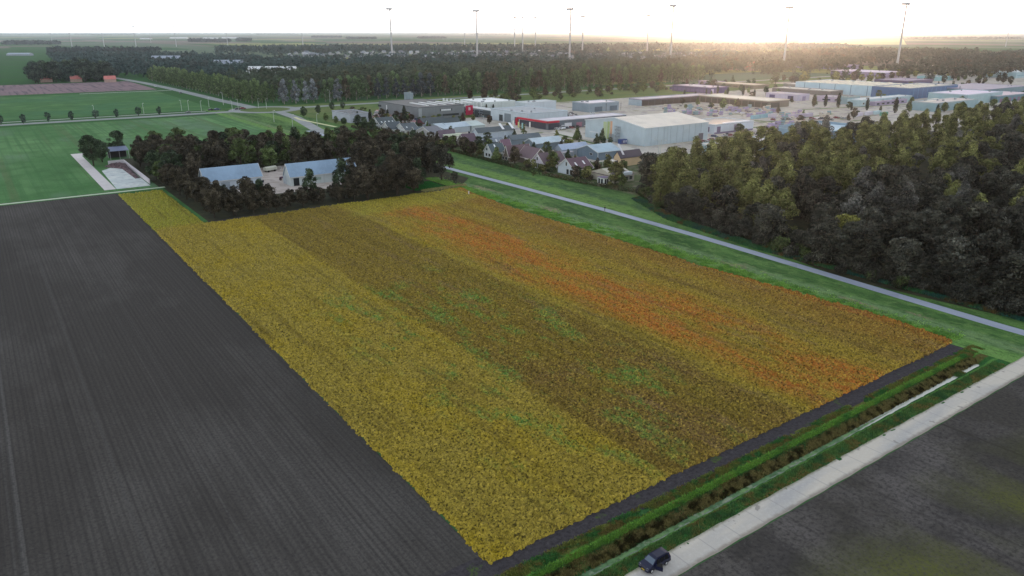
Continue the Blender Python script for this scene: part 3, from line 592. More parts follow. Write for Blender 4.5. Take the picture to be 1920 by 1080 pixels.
# --- the copse around the farm
K=Kind("broadleaf_tree",[(41,'round',12.5,4.4,4600,.33),(42,'round',11,4.0,4200,.32),(43,'round',14,4.8,5000,.35),(44,'tall',13,3.3,3400,.32),(45,'round',9,3.6,3000,.3)])
cop=[(5,207.5),(88,209),(90,224),(95,240),(118,240),(119,300),(96,318),(74,345),(40,352),(7,352)]
yard=[(30,221,86,276),(19,240,34,276),(-10,280,5,352)]
g1="trees of the farm copse"
P=spread(cop,4.9,150,avoid=yard+[(30,276,92,292)],tries=150)
for p in P:
    r=random.random(); nz=vnoise(np.array([p[0]]),np.array([p[1]]),91,.06)[0]
    col,lab,g=(C_brown,"dark brown-green tree in the dense copse around the farm",g1+", dark brown")
    if p[1]>285 and r<.2: col,lab,g=(C_green,"mid green tree among the dark crowns of the farm copse",g1+", green")
    elif r>.78: col,lab,g=(C_dkgreen,"deep green tree among the brown crowns of the farm copse",g1+", deep green")
    sc=.74 if p[1]<221 and 22<p[0]<84 else 1.0
    if p[0]<9: sc*=.8
    sc=fit(p[0],p[1],12.5,sc*random.uniform(.9,1.1))
    if sc<.3: continue
    K.plant(p[0],p[1],sc,col,lab,g,i=random.choice([0,1,2,3]) if sc>.6 else random.choice([1,4]))
for p in spread([(8,222),(84,222),(84,248),(30,262),(10,300)],5,34):
    sc=fit(p[0],p[1],11,random.uniform(.8,1.0))
    if sc>.3: K.plant(p[0],p[1],sc,C_brown,"low dark tree between the front row and the farmyard","inner row of the farm copse",i=random.choice([1,4]))
for i in range(13):                     # closed front row along the crop
    x_=8+i*6.3+random.uniform(-1,1); K.plant(x_,209.5+random.uniform(-.6,1),fit(x_,209.5,10.5,random.uniform(.85,1.05)),C_brown,"low dark tree in the closed row between farm and crop","front row of the farm copse",i=random.choice([1,4]))
for (s_,t_,sc,lab,col,i) in [(*S(585,375),.88,"dark tree standing before the nearer long side of the second barn",C_dkgreen,3),(*S(645,372),1.08,"tall green tree at the far gable of the second barn",C_dkgreen,3),(*S(690,374),1.12,"large brown crown just past the second barn",C_brown,0),(*S(745,368),1.1,"large brown crown at the east end of the barn row",C_brown,2),(*S(490,388),.8,"narrow dark tree at the corner of the first barn",C_dkgreen,3),
    (*S(828,338),1.15,"broad black-green tree at the start of the cycle path",C_char,2),(*S(808,322),1.0,"dark tree behind the broad one at the start of the path",C_char,0),(*S(790,300),1.0,"dark tree on the lawn side of the copse corner",C_brown,0),(*S(852,342),.5,"rounded dark bush where the cycle path leaves the copse",C_char,4),
    (*S(176,311),1.1,"lone dark tree at the far corner of the silage slab",C_dkgreen,0),(*S(192,304),1.0,"smaller dark tree between slab and lean-to shed",C_dkgreen,1),(*S(170,300),.95,"dark tree at the outer side of the slab's lone tree",C_dkgreen,1),(*S(224,292),1.0,"dark green tree behind the lean-to shed",C_dkgreen,0),
    (*S(318,302),.6,"pale blue-green willow inside the farm copse",C_sage,4),(*S(356,300),.85,"larger sage willow inside the farm copse",C_sage,1),(*S(490,300),.9,"bright green tree in the middle of the copse",C_green,0),(*S(555,292),.95,"yellowing tree at the back of the copse",C_yel,1)]:
    K.plant(s_,t_,sc,col,lab,i=i)
K.finish()

# --- avenue of tall poplars and the far farm wood
K=Kind("poplar_tree",[(51,'tall',21,4.6,1700,.62,M_birch),(52,'tall',19,4.2,1500,.6,M_birch),(53,'tall',22,5,1800,.64,M_birch),(54,'round',15,6,1600,.66)])
gp="poplars along the avenue"
n=0
for row in range(3):
    s_=172+row*4
    while s_<735:
        t_=612+row*13+random.uniform(-2,2)+ (s_-170)*.02
        if row>0 and random.random()<.15: s_+=9; continue
        col=(.095,.145,.068) if random.random()<.75 else (.10,.086,.06)
        uu=pixel(s_,t_)[0]
        if row==0 and (485<uu<640): col=(.20,.22,.25) if random.random()<.7 else col
        if row==0 and (700<uu<812): col=(.07,.086,.10)
        K.plant(s_,t_,random.uniform(.82,1.02)*(1 if row==0 else 1.05),col,["tall poplar in the front row beyond the avenue road","tall poplar standing behind the front row of the avenue","tall poplar in the third row beyond the avenue"][row],gp+[", front row",", second row",", third row"][row],i=random.choice([0,1,2])); n+=1
        s_+=random.uniform(8,11.5) if row<2 else random.uniform(13,18)
for j in range(3):
    t_=636
    while t_<1060:
        K.plant(153+j*9+random.uniform(-1,1)-(t_-600)*.018,t_,random.uniform(.72,.86),(.115,.165,.07),"shorter poplar in the dense double row beside the link road","poplars beside the link road",i=random.choice([1,2])); n+=1
        t_+=random.uniform(10,13)
K.finish(); print("poplars",n)
K=Kind("farm_wood_tree",[(61,'round',16,7,1500,.75),(62,'round',14,6.2,1300,.72),(63,'round',18,7.2,1600,.78)])
for p in spread([(13,1054),(108,1050),(112,1190),(62,1225),(30,1215),(12,1100)],8.5,70,avoid=[(40,1050,70,1070),(86,1050,112,1066)]):
    K.plant(p[0],p[1],random.uniform(1.15,1.5),random.choice([C_blue,(.05,.066,.05),C_dkgreen]),"dark blue-green tree of the wood around the far red roofed farm","trees around the far farm")
K.finish()

# --- town trees, cypresses, young avenue trees
K=Kind("cypress_tree",[(71,'column',10,1.5,700,.42),(72,'column',9,1.35,650,.4)])
for (u,v,h,lab) in [(695,232,1.05,"dark column cypress beside the grey flat roofed hall"),(727,222,.75,"shorter cypress on the car park between hall and store"),(759,229,1.2,"tallest column cypress before the grey store"),(791,215,.8,"slim cypress close against the store wall"),(671,228,.8,"cypress at the wall of the flat roofed hall"),
    (1283,180,.75,"cypress in the row behind the L-shaped shelter, at its beginning"),(1304,180,.6,"small cypress second in the row behind the shelter"),(1324,178,.75,"cypress third in the row behind the shelter, at its bend"),(1345,178,1.0,"tall cypress fourth in the row behind the shelter"),(1364,178,.85,"cypress fifth in the row behind the shelter"),(1393,179,1.1,"tall cypress sixth in the row behind the shelter"),(1414,182,.9,"cypress seventh in the row behind the shelter"),(1437,184,.95,"last cypress in the row behind the shelter"),
    (1525,200,1.05,"cypress before the lilac workshop"),(1547,200,1.05,"second cypress before the workshop, next to the teal office"),(1571,202,1.2,"tall dark cypress at the teal office corner"),(1596,207,.7,"small cypress behind the parked trailers"),(1625,207,1.05,"cypress between two low pale offices"),(1650,213,.75,"thin dark cypress near the storage yard"),(1678,212,1.25,"tallest dark cypress near the blue factory corner"),(1756,216,.9,"brownish cypress before the long teal hall"),
    (925,207,.6,"small cypress behind the white factory roofs"),(912,208,.6,"smallest cypress behind the white factory roofs"),(966,203,.5,"dark cypress stub behind the raised roof block"),(1850,210,.8,"cypress at the edge of the wood near the teal hall")]:
    s_,t_=S(u,v); K.plant(s_,t_,h,(.030,.040,.028),lab,i=0 if h>.9 else 1)
K.finish()
K=Kind("garden_tree",[(81,'round',7,2.8,1800,.3),(82,'cone',8,2.2,1500,.3),(83,'round',5.5,2.4,1400,.28),(84,'airy',8,2.8,1100,.3)])
T=[(1081,263,.95,C_green,1,"upright tree growing between the two large sheds and the hall"),(1083,262,1.0,C_dkgreen,1,"conical tree left of the striped hall gable"),(1129,267,1.05,C_dkgreen,1,"conical tree before the striped gable of the big hall"),(974,292,.8,C_dkgreen,0,"round dark tree in the yard behind the twin gabled house"),(1068,289,.8,C_dkgreen,0,"green tree beside the pergola"),
 (965,307,1.25,C_brown,0,"big brown tree right before the twin gabled house"),(930,302,.95,C_green,1,"green tree hiding the white gabled house"),(1036,316,1.1,C_green,0,"broad olive tree between the brown roofed houses"),(1030,322,.8,C_olive,2,"small olive tree at the hedge between the brown roofed houses"),(1153,346,1.25,C_olive,0,"olive tree before the bungalow"),(1165,350,.9,C_green,2,"bushy tree at the bungalow hedge"),
 (872,288,1.2,C_brown,0,"brown purple leaved tree behind the garden hedge"),(885,292,1.1,C_brown,0,"second purple brown tree behind the garden hedge"),(900,285,.8,C_green,2,"green tree next to the purple brown ones"),(848,278,.9,C_green,0,"green tree at the path corner garden"),(838,270,.6,C_brown,2,"brown shrub-like tree at the end gardens"),(790,270,1.0,C_green,0,"bright green tree amid the village roofs"),(775,262,1.0,C_dkgreen,2,"dark tree amid the village roofs"),(852,248,.6,C_dkgreen,0,"small round dark tree before the white sheds"),
 (845,250,.8,C_green,2,"green tree before the white sheds"),(716,255,.8,C_dkgreen,1,"dark conical tree by the first village houses"),(738,258,.7,(.07,.045,.06),2,"purple leaved tree by the first village houses"),(700,246,1.1,C_dkgreen,0,"dense dark tree at the first village house"),(672,240,1.2,C_dkgreen,0,"dense tree at the village entrance"),(683,243,1.1,C_dkgreen,0,"second dense tree at the village entrance"),(630,232,.8,C_green,0,"light green round tree on the square"),(611,227,.8,C_green,0,"dark green tree at the flat hall's corner"),
 (570,220,1.1,C_dkgreen,0,"dark tree on the verge near the junction"),(597,214,1.0,C_dkgreen,0,"dark tree behind the flat hall"),(623,207,.9,C_dkgreen,0,"third dark tree toward the avenue"),(643,205,.9,C_dkgreen,0,"fourth dark tree toward the avenue"),(1195,300,.7,C_green,2,"green bushes beside the tan shed"),(1140,305,.7,C_olive,2,"hedge-like bush near the carport"),(1105,330,.8,C_green,2,"shrubby tree behind the skylight house"),(1095,325,.6,C_olive,2,"olive bush beside the skylight house"),
 (918,232,.7,(.08,.05,.04),3,"russet tree before the white factory wall"),(868,227,.9,(.09,.05,.04),1,"russet cone before the glass showroom"),(1466,195,.6,C_yel,2,"yellow-green bush at the shelter's end"),(1000,330,.5,C_green,2,"low bush at the conservatory")]
for (u,v,sc,col,i,lab) in T:
    s_,t_=S(u,v); K.plant(s_,t_,sc,col,lab,i=i)
rng=random.Random(5)
for k in range(26):                     # small trees along the verge between avenue and estate
    s_=330+k*15+rng.uniform(-4,4); t_=556+rng.uniform(-4,4); K.plant(s_,t_,rng.uniform(1.0,1.6),C_dkgreen if rng.random()<.7 else (.06,.05,.04),"dark tree in the loose row between avenue and industrial estate","loose row beside the avenue",i=rng.choice([0,1,2]))
for k in range(34):                     # trees of the far estate
    u=rng.uniform(1440,1900); v=rng.uniform(128,158)
    if 1500<u<1690 and v>138: v-=22
    s_,t_=S(u,v); K.plant(s_,t_,rng.uniform(1.2,2.1),(.055,.058,.045),"dark tree among the far buildings of the estate","trees among the far estate buildings",i=rng.choice([0,0,2]))
for k in range(16):
    u=rng.uniform(1700,1915); v=rng.uniform(196,212); s_,t_=S(u,v); K.plant(s_,t_,rng.uniform(.8,1.3),C_green,"green tree between the wood and the teal hall","green trees between wood and teal hall",i=0)
for k in range(20):
    p=(rng.uniform(158,176),rng.uniform(190,420)); K.plant(p[0],p[1],rng.uniform(.45,.8),rng.choice([C_green,C_brown,C_dkgreen]),"small garden tree behind the houses along the hedge","small garden trees along the hedge",i=2)
K.finish()
K=Kind("young_tree",[(91,'round',6,2.1,600,.34),(92,'round',5.4,1.9,550,.32)])
for q,u in enumerate((2,44,91,135,180,219,260,299)):
    s_,t_=S(u,234.5-u*.064); K.plant(s_,t_,1.15,C_blue,"young round tree in the row along the avenue across the fields","young avenue trees",i=q%2)
K.finish()
# hedge along the gardens: one clipped body, ragged leaves
hp=[(151,420),(150.6,283),(147.7,214),(150,180),(154.6,158)]
Vh=[]
for a_,b_ in zip(hp[:-1],hp[1:]):
    l=math.hypot(b_[0]-a_[0],b_[1]-a_[1]); n=int(l*70); f=RNG.random(n); C=np.stack([a_[0]+(b_[0]-a_[0])*f+RNG.uniform(-.7,.7,n),a_[1]+(b_[1]-a_[1])*f,RNG.uniform(.1,1.7,n)],-1)
    Vh.append(leaves(np.random.default_rng(3),C,np.full(n,.18),n,.22))
Vh=np.concatenate(Vh); me=me_np("hedge",Vh,np.arange(len(Vh)).reshape(-1,4),mat("hedge_leaves",lin((58,62,40)),[dict(scale=.2,color=lin((78,60,42)),lo=.5,hi=.6),dict(scale=.15,off=3,color=lin((50,74,44)),lo=.5,hi=.6)],island=.4))
props(link("garden_hedge",me),label="long dark clipped hedge along the back gardens above the grass",cat="hedge")

# ------------------------------------------------------------------ far woods, each one mass of small crowns
def mass(name,poly,n,h,rc,size,per,col,label,view=True,seed=1):
    rng=np.random.default_rng(seed); xs=[p[0] for p in poly];ys=[p[1] for p in poly]; pts=[]
    while len(pts)<n:
        p=(rng.uniform(min(xs),max(xs)),rng.uniform(min(ys),max(ys)))
        if inside(p,poly): pts.append(p)
    P=np.array(pts); hh=h*rng.uniform(.75,1.2,n); C=np.stack([P[:,0],P[:,1],hh*.62],-1)
    # a few lobes to a crown
    k=4; Cl=np.repeat(C,k,0)+rng.normal(size=(n*k,3))*np.array([rc*.45,rc*.45,h*.16]); Rl=np.full(n*k,rc*.55)*rng.uniform(.7,1.2,n*k)
    V=leaves(rng,Cl,Rl,n*per,size,squash=1.1,up=.5); V[:,2]=np.maximum(V[:,2],0)
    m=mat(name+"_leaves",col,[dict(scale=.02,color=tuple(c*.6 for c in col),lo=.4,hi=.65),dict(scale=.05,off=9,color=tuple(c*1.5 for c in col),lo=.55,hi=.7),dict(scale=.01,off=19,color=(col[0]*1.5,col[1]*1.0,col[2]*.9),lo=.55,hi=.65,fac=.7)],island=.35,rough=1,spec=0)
    return props(link(name,me_np(name,V,np.arange(len(V)).reshape(-1,4),m)),label=label,cat="wood",kind="stuff")
D1=(.070,.094,.062)
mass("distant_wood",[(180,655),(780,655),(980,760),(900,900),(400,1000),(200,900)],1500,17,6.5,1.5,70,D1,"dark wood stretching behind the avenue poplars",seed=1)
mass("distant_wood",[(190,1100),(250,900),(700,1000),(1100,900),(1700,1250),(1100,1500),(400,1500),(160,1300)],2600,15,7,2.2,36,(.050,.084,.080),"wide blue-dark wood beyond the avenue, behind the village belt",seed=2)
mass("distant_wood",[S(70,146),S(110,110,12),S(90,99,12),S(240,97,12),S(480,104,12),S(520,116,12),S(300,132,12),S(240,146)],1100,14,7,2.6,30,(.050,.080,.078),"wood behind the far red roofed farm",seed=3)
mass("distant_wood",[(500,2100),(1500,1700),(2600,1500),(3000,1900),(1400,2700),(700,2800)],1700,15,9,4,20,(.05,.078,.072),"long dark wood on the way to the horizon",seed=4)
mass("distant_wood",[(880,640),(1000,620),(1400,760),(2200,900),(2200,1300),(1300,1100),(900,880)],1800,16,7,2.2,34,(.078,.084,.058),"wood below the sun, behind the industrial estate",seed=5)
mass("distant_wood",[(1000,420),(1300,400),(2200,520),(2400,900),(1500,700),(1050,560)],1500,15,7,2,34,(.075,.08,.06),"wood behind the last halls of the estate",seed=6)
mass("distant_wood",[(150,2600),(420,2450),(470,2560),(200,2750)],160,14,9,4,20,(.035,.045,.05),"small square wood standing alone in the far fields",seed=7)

for q,(u0,u1,v_,lab) in enumerate([(0,130,66,"blue wooded ridge low on the horizon above the far farm"),(140,250,66.5,"second stretch of the blue ridge on the horizon"),(355,395,79,"small dark wood in the far fields, first of three"),(400,430,79.5,"small dark wood in the far fields, second of three"),(445,470,78,"small dark wood in the far fields, third of three"),(585,640,71,"faint line of trees far behind the middle wood"),(650,705,74,"faint tree line beyond the first tall turbine"),(785,835,73,"tree line beyond the gap of the two tall turbines"),(880,960,66,"hazy wood belt at the horizon behind the second turbine"),(1090,1290,65,"long hazy tree line under the fourth turbine"),(480,560,66,"thin tree line close to the horizon"),(1700,1915,74,"wooded town edge on the horizon past the bright field"),(1560,1680,67,"thin hedge line behind the bright field"),(10,110,84,"dotted hedge line in the far left fields")]):
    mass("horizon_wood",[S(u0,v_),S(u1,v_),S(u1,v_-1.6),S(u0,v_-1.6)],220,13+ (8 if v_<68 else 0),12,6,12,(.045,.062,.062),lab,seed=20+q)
# ================================================================== buildings
GLASS=mat("window_glass",lin((44,52,60)),[],rough=.15,spec=.6)
WHITE=(206,206,204); CREAM=(196,186,160)
def roofmat(c,corr=True):
    k=("roof",tuple(c))
    if k not in _plain:
        b=lin(c); _plain[k]=mat("roof_%d"%len(_plain),b,[dict(scale=.12,color=tuple(x*.82 for x in b),lo=.4,hi=.7),dict(scale=1.2,off=4,color=tuple(min(1,x*1.12) for x in b),lo=.5,hi=.8,fac=.7,stretch=(1,.2,1))],rough=.55,spec=.35,bump=dict(kind="wave",dir="X",scale=.7,dist=0,strength=.3,dist2=.03) if corr else None)
    return _plain[k]
def clad(c,axis="X"):
    k=("clad",tuple(c))
    if k not in _plain:
        b=lin(c); _plain[k]=mat("cladding_%d"%len(_plain),b,[dict(scale=.2,color=tuple(x*.88 for x in b),lo=.4,hi=.7),dict(scale=.6,off=3,color=tuple(x*.8 for x in b),lo=.55,hi=.72,stretch=(1,1,.05),fac=.7)],rough=.6,spec=.3,bump=dict(kind="wave",dir="DIAGONAL",scale=.5,dist=0,strength=.25,dist2=.03))
    return _plain[k]
BOX=[]
def building(name,label,cat,s,t,L,Wd,h,zr=None,axis='s',wall=WHITE,roof=(120,124,126),roofs=None,wallm=None,ov=.35,trim=None,feats=(),group=None,rot=0.0,z=0.0,parapet=.35,hip=0,band=None):
    """near corner at (s,t); L along s, Wd along t. feats: (part, face, pos, z, w, h, colour); face S = end seen from the west, T = long side seen from the south"""
    BOX.append((s-2.5,t-2.5,s+L+2.5,t+Wd+2.5)); o=empty(name,s,t,z,rot,label,cat,group); wm=wallm or clad(wall); rm=roofmat(roof)
    b=MB()
    if zr is None:
        b.box(0,0,-.3,L,Wd,h); b.build("wall",wm,o)
        r=MB(); r.box(-.12,-.12,h+.002,L+.12,Wd+.12,h+.18)
        r.build("roof",rm,o)
        if parapet:
            r=MB(); p=parapet; w_=.3
            for q in ((-.15,-.15,L+.15,-.15+w_),(-.15,Wd+.15-w_,L+.15,Wd+.15),(-.15,-.15+w_,-.15+w_,Wd+.15-w_),(L+.15-w_,-.15+w_,L+.15,Wd+.15-w_)): r.box(q[0],q[1],h+.183,q[2],q[3],h+.18+p)
            r.build("parapet",plain(trim or tuple(min(255,c*1.06) for c in wall)),o)
    else:
        th=.22
        A,B=(L,Wd) if axis=='s' else (Wd,L)        # A along ridge, B across
        sl=(zr-h)/(B/2); ex='x' if axis=='s' else 'y'
        b.extr([(0,-.3),(B,-.3),(B,h-.02),(B/2,zr-.02),(0,h-.02)],ex,0,A); b.build("wall",wm,o)
        for sgn in (0,1):
            e0=-ov; pts=[(e0,h-ov*sl),(B/2,zr),(B/2,zr+th),(e0,h-ov*sl+th)]
            if sgn: pts=[(B-p[0],p[1]) for p in pts]
            r=MB()
            if not hip: r.extr(pts,ex,-ov,A+ov)
            else:
                f=lambda a,c_,zz:(a,c_,zz) if axis=='s' else (c_,a,zz)
                ys=[p[0] for p in pts]
                q=[f(-ov,ys[0],pts[0][1]+.02),f(A+ov,ys[0],pts[0][1]+.02),f(A-hip,ys[1],zr+.1),f(hip,ys[1],zr+.1)]
                r.poly(q); q2=[f(-ov if not sgn else A+ov,-ov,pts[0][1]+.02),f(-ov if not sgn else A+ov,B+ov,pts[0][1]+.02),f(hip if not sgn else A-hip,B/2,zr+.1)]; r.poly(q2)
            r.build("roof",roofmat(roofs) if (roofs and sgn==0) else rm,o)
        if trim and not hip:
            for a0 in (-ov-.12,A+ov+.003):
                for sgn in (0,1):
                    pts=[(-ov-.05,h-ov*sl-.15),(B/2,zr-.15),(B/2,zr+th+.06),(-ov-.05,h-ov*sl+th+.06)]
                    if sgn: pts=[(B-p[0],p[1]) for p in pts]
                    r=MB(); r.extr(pts,ex,a0,a0+.12); r.build("bargeboard",plain(trim),o)
            r=MB()
            if axis=='s': r.box(-ov,-ov-.2,h-ov*sl-.05,A+ov,-ov-.02,h-ov*sl+.15)
            else: r.box(-ov-.2,-ov,h-ov*sl-.05,-ov-.02,A+ov,h-ov*sl+.15)
            r.build("gutter",plain(trim),o)
    for (part,face,pos,zz,w_,hh,c) in feats:
        r=MB(); m=GLASS if c is None else plain(c); d=.07
        if face=='S': r.box(-d,pos,zz,-.003,pos+w_,zz+hh)
        elif face=='T': r.box(pos,-d,zz,pos+w_,-.003,zz+hh)
        elif face=='SF':                  # projecting canopy or fin on the S face
            r.box(-1.5,pos,zz,-.003,pos+w_,zz+hh)
        elif face=='TF': r.box(pos,-1.5,zz,pos+w_,-.003,zz+hh)
        elif face=='RT':                  # lying on the slope that falls toward the T side; pos along ridge, zz distance up the slope
            y0=zz; y1=zz+hh; f=lambda y:h+y*sl+.225+.05
            if axis=='s': r.extr([(y0,f(y0)),(y1,f(y1)),(y1,f(y1)-.12),(y0,f(y0)-.12)],'x',pos,pos+w_)
            else: r.extr([(y0,f(y0)),(y1,f(y1)),(y1,f(y1)-.12),(y0,f(y0)-.12)],'y',pos,pos+w_)
        elif face=='F':                   # box standing on a flat roof: pos,zz are x,y; w_,hh its sides
            r.box(pos,zz,h+.184,pos+w_,zz+hh,h+.184+.45)
        if part=='window' and face in 'ST' and c is None and w_<3:
            q=r.build(part,GLASS,o); fr=MB(); e_=.1
            for (a0,b0,a1,b1) in ((pos-e_,zz-e_,pos+w_+e_,zz),(pos-e_,zz+hh,pos+w_+e_,zz+hh+e_),(pos-e_,zz,pos,zz+hh),(pos+w_,zz,pos+w_+e_,zz+hh)):
                if face=='S': fr.box(-.1,a0,b0,-.004,a1,b1)
                else: fr.box(a0,-.1,b0,a1,-.004,b1)
            fr.build("frame",plain(WHITE),q)
        else: r.build(part,m,o)
    return o
def flat(name,label,cat,P,Q,Rr,h,z=0.0,**k):
    """P near corner, Q end along s, Rr end along t, all measured at height z"""
    s0,t0=S(*P,z); L=S(*Q,z)[0]-s0 if isinstance(Q,tuple) else Q; Wd=S(*Rr,z)[1]-t0 if isinstance(Rr,tuple) else Rr
    return building(name,label,cat,s0,t0,L,Wd,h,**k)
def gab(name,label,cat,r1,r2,zr,e1,ze,**k):
    """ridge ends r1,r2 at height zr and near eave point e1 at height ze; ridge along s"""
    s1,t1=S(*r1,zr); s2=S(*r2,zr)[0]; te=S(*e1,ze)[1]
    return building(name,label,cat,s1,te,s2-s1,max(4,2*(t1-te)),ze,zr=zr,**k)
W_=(200,206,210)
# --- farm
o=gab("barn","blue-grey roofed long barn with pale walls, first barn of the farm nearest the silage slab","barn",(376,317),(480,306),8.6,(497,329),4.2,wall=(190,200,210),roof=(134,158,182),trim=WHITE,feats=[("door",'T',14,0,3.4,3.4,(90,110,160)),("door",'T',6,0,3.4,3.2,(150,160,170)),("window",'T',20,1.4,3,1,None)])
o=gab("barn","blue-grey roofed long barn with a white gable, second barn of the farm","barn",(536,308),(655,294),8.6,(549,331),4.0,wall=(196,204,204),roof=(134,158,182),trim=WHITE,feats=[("door",'T',1.2,0,2.4,3.2,(30,36,40)),("window",'T',8,1.5,5,1.1,(150,170,160)),("window",'T',18,1.5,6,1.1,(150,170,160)),("door",'S',5,0,4,3.6,(176,184,190)),("window",'S',10.5,5.6,.8,.8,None)])
# --- industrial halls
seams=[("seam",'T',5+i*5.1,.2,.14,9.6,(140,154,166)) for i in range(9)]
s0,t0=S(1208,275)
o=building("warehouse","huge pale grey-blue hall with low cream roof and a coloured stripe on its gable","hall",s0,t0,52,50,10,zr=13.6,wall=(176,192,200),roof=(214,206,194),trim=(214,218,222),feats=seams+[("stripe",'S',31,.8,3.0,9.8,(176,190,150)),("stripe",'S',28.6,.8,2.0,10.2,(158,176,120)),("stripe",'S',26.4,2.6,1.8,8.8,(206,164,134)),("door",'S',24.6,0,4.6,4.2,(150,164,172)),("window",'S',38,3.4,8,.6,(206,212,216)),("door",'T',44,0,4,4,(96,96,108))])
b=MB()
for k in range(5):
    z_=1.8*k+1.6; b.box(-1.6,19.5,z_,-.1,23,z_+.12)
for (x_,y_) in ((-1.6,19.5),(-1.6,23),(-.3,19.5),(-.3,23)): b.tube((x_,y_,0),(x_,y_,9.6),.06,.06,5)
for k in range(5): b.tube((-1.3,19.6 if k%2 else 22.9,1.8*k),(-1.3,22.9 if k%2 else 19.6,1.8*k+1.7),.12,.12,4)
b.build("fire_stairs",plain((140,152,160)),o)
flat("low_hall","long low hall of pale panels with dark plinth beside the huge hall","hall",(1339,252),(1414,244),26,5.4,wall=(196,206,218),roof=(150,148,144),feats=[("plinth",'T',0,0,37.5,1.1,(120,112,140)),("door",'T',2.2,1.1,3.4,3.4,(116,104,132)),("door",'T',18.5,1.1,4.4,3.8,(128,118,140)),("door",'S',4,1.1,3,3,(110,100,126))]+[("rooflight",'F',12,2,24,2.6,(230,230,232))])
flat("open_shed","first wing of the L-shaped open storage shelter, pale roof over dark bays","shelter",(1203,199),(1325,188.5),16,5.2,wall=(70,66,74),roof=(196,188,196),parapet=.5,trim=(150,150,170),feats=[("bay_shade",'T',1+i*7.6,0,6.6,4.2,(56,52,52)) for i in range(11)]+[("end_wall",'S',0,0,16,4.9,(150,168,180))])  # dark panels on the closed box paint the shade of the open bays
s0,t0=S(1440,203)
flat("open_shed","second wing of the L-shaped open storage shelter with a wide cream flat roof","shelter",(1440,203),(1473,199),(1329,189),5.4,wall=(104,100,94),roof=(206,202,190),parapet=.5,trim=(190,184,172),feats=[("bay_shade",'S',1+i*6.6,0,5.8,4.3,(70,66,60)) for i in range(11)]+[("bay_shade",'T',3,0,12,4.2,(60,58,58))])  # shaded openings of this wing are dark panels too
flat("office","dark navy flat office block with bright roof behind the cypress row","office",(1331,176),(1358,173),(1263,170),5.8,wall=(70,66,110),roof=(196,190,200),feats=[("window",'S',3+i*6,1.2,4.6,2.6,(84,78,124)) for i in range(9)]+[("door",'T',1.5,0,4,4.4,(160,160,196)),("door",'T',9,0,5,4,(120,120,160))])
flat("office","low lilac block set at the back behind the navy office","office",(1345,160),14,(1309,157.5),3.6,wall=(136,130,156),roof=(176,170,178))
flat("workshop","long low olive-brown workshop between navy office and cypresses","workshop",(1413,167),(1440,165),(1352,161),3.8,wall=(108,104,92),roof=(180,176,160),feats=[("window",'S',4+i*9,1,6,1.2,(78,76,70)) for i in range(8)])
def factory(label,P,t_end,L,c,roofc,h=9.6,n=8,sc=None):
    s0,t0=S(*P); Wd=t_end-t0; fs=[]
    if sc: fs+=[("seam",'S',6+i*(Wd/sc),.1,.7,h-.1,(110,130,150)) for i in range(sc)]
    rows=max(3,int(Wd/11))
    for i in range(rows):
        for j in range(n): fs.append(("skylight",'F',3+j*(L/n)+(3 if i%2 else 0),4+i*(Wd-6)/rows,L/n*.58,3.6,(232,226,206)))
    return building("factory",label,"factory",s0,t0,L,Wd,h,wall=c,roof=roofc,feats=fs,parapet=.2)
tE=S(1514,169)[1]
factory("light blue half of the long factory with rows of pale rooflights",(1636,181),tE,62,(168,196,210),(186,180,168),sc=5,n=5)
s1,t1=S(1704,186.5); tm=S(1636,181)[1]-.3; s0f=S(1636,181)[0]
building("factory","dark blue front half of the long factory with pale rooflights","factory",s1,t1,S(1793,178)[0]-s1,tm-t1,9.7,wall=(70,104,144),roof=(176,172,160),feats=[("skylight",'F',3+j*9+(4 if i%2 else 0),4+i*10,5.4,3.4,(228,222,204)) for i in range(max(1,int((tm-t1)/10))) for j in range(6)]+[("panel",'T',6+i*8.5,.5,1.2,8.6,(88,126,170)) for i in range(8)])
flat("hall","white roofed low hall at the far end of the light blue factory","hall",(1510,165.5),30,(1487,161.5),3.4,wall=(120,120,116),roof=(226,224,218))
flat("workshop","lilac workshop with dark portal doors at the shelter's end","workshop",(1494,190),(1522,188.5),(1450,184),5.4,wall=(168,166,190),roof=(176,170,176),feats=[("door",'S',4,0,6,4.4,(70,64,104)),("door",'S',24,0,6,4.4,(70,64,104)),("door",'T',8,0,5,4,(120,116,150))])
flat("hall","long flat white roofed hall behind the lilac workshop","hall",(1556,180),22,(1462,171),4.2,wall=(110,106,104),roof=(204,200,192))
flat("office","low lilac office with strip windows behind the second cypress","office",(1562,192),(1585,190),(1536,189),4.2,wall=(166,158,180),roof=(170,164,170),feats=[("window",'T',2,1.4,8,1.2,None),("window",'S',3,1.4,8,1.2,None)])
flat("office","teal two storey office at the third cypress","office",(1592,196),(1608,194),(1578,194),6.0,wall=(136,160,166),roof=(180,170,150),feats=[("window",'T',2,1.2,6,1.2,None),("window",'T',2,3.8,6,1.2,None)])
flat("office","long pale teal building with small dark windows before the dark blue factory","office",(1612,200),(1702,190),12,5.0,wall=(160,186,194),roof=(190,196,198),feats=[("window",'T',4+i*6,1.6,2.4,1.4,None) for i in range(10)])
flat("office","low lilac building with pink roof in front of the pale teal one","office",(1640,199),(1700,193),9,3.2,wall=(160,150,176),roof=(190,170,184),feats=[("window",'T',3+i*8,1,4,1.2,None) for i in range(6)])
flat("hall","long teal-grey hall with dark portals facing the wood","hall",(1755,210),(1832,201),(1705,206.5),6.4,wall=(134,162,170),roof=(184,172,168),feats=[("skylight",'F',8,12,14,3,(226,220,206)),("skylight",'F',30,20,14,3,(226,220,206)),("door",'T',12,0,4.6,5,(70,96,110)),("door",'T',42,0,4.6,5,(74,98,112)),("seam",'S',20,.2,.4,6,(110,130,140))])
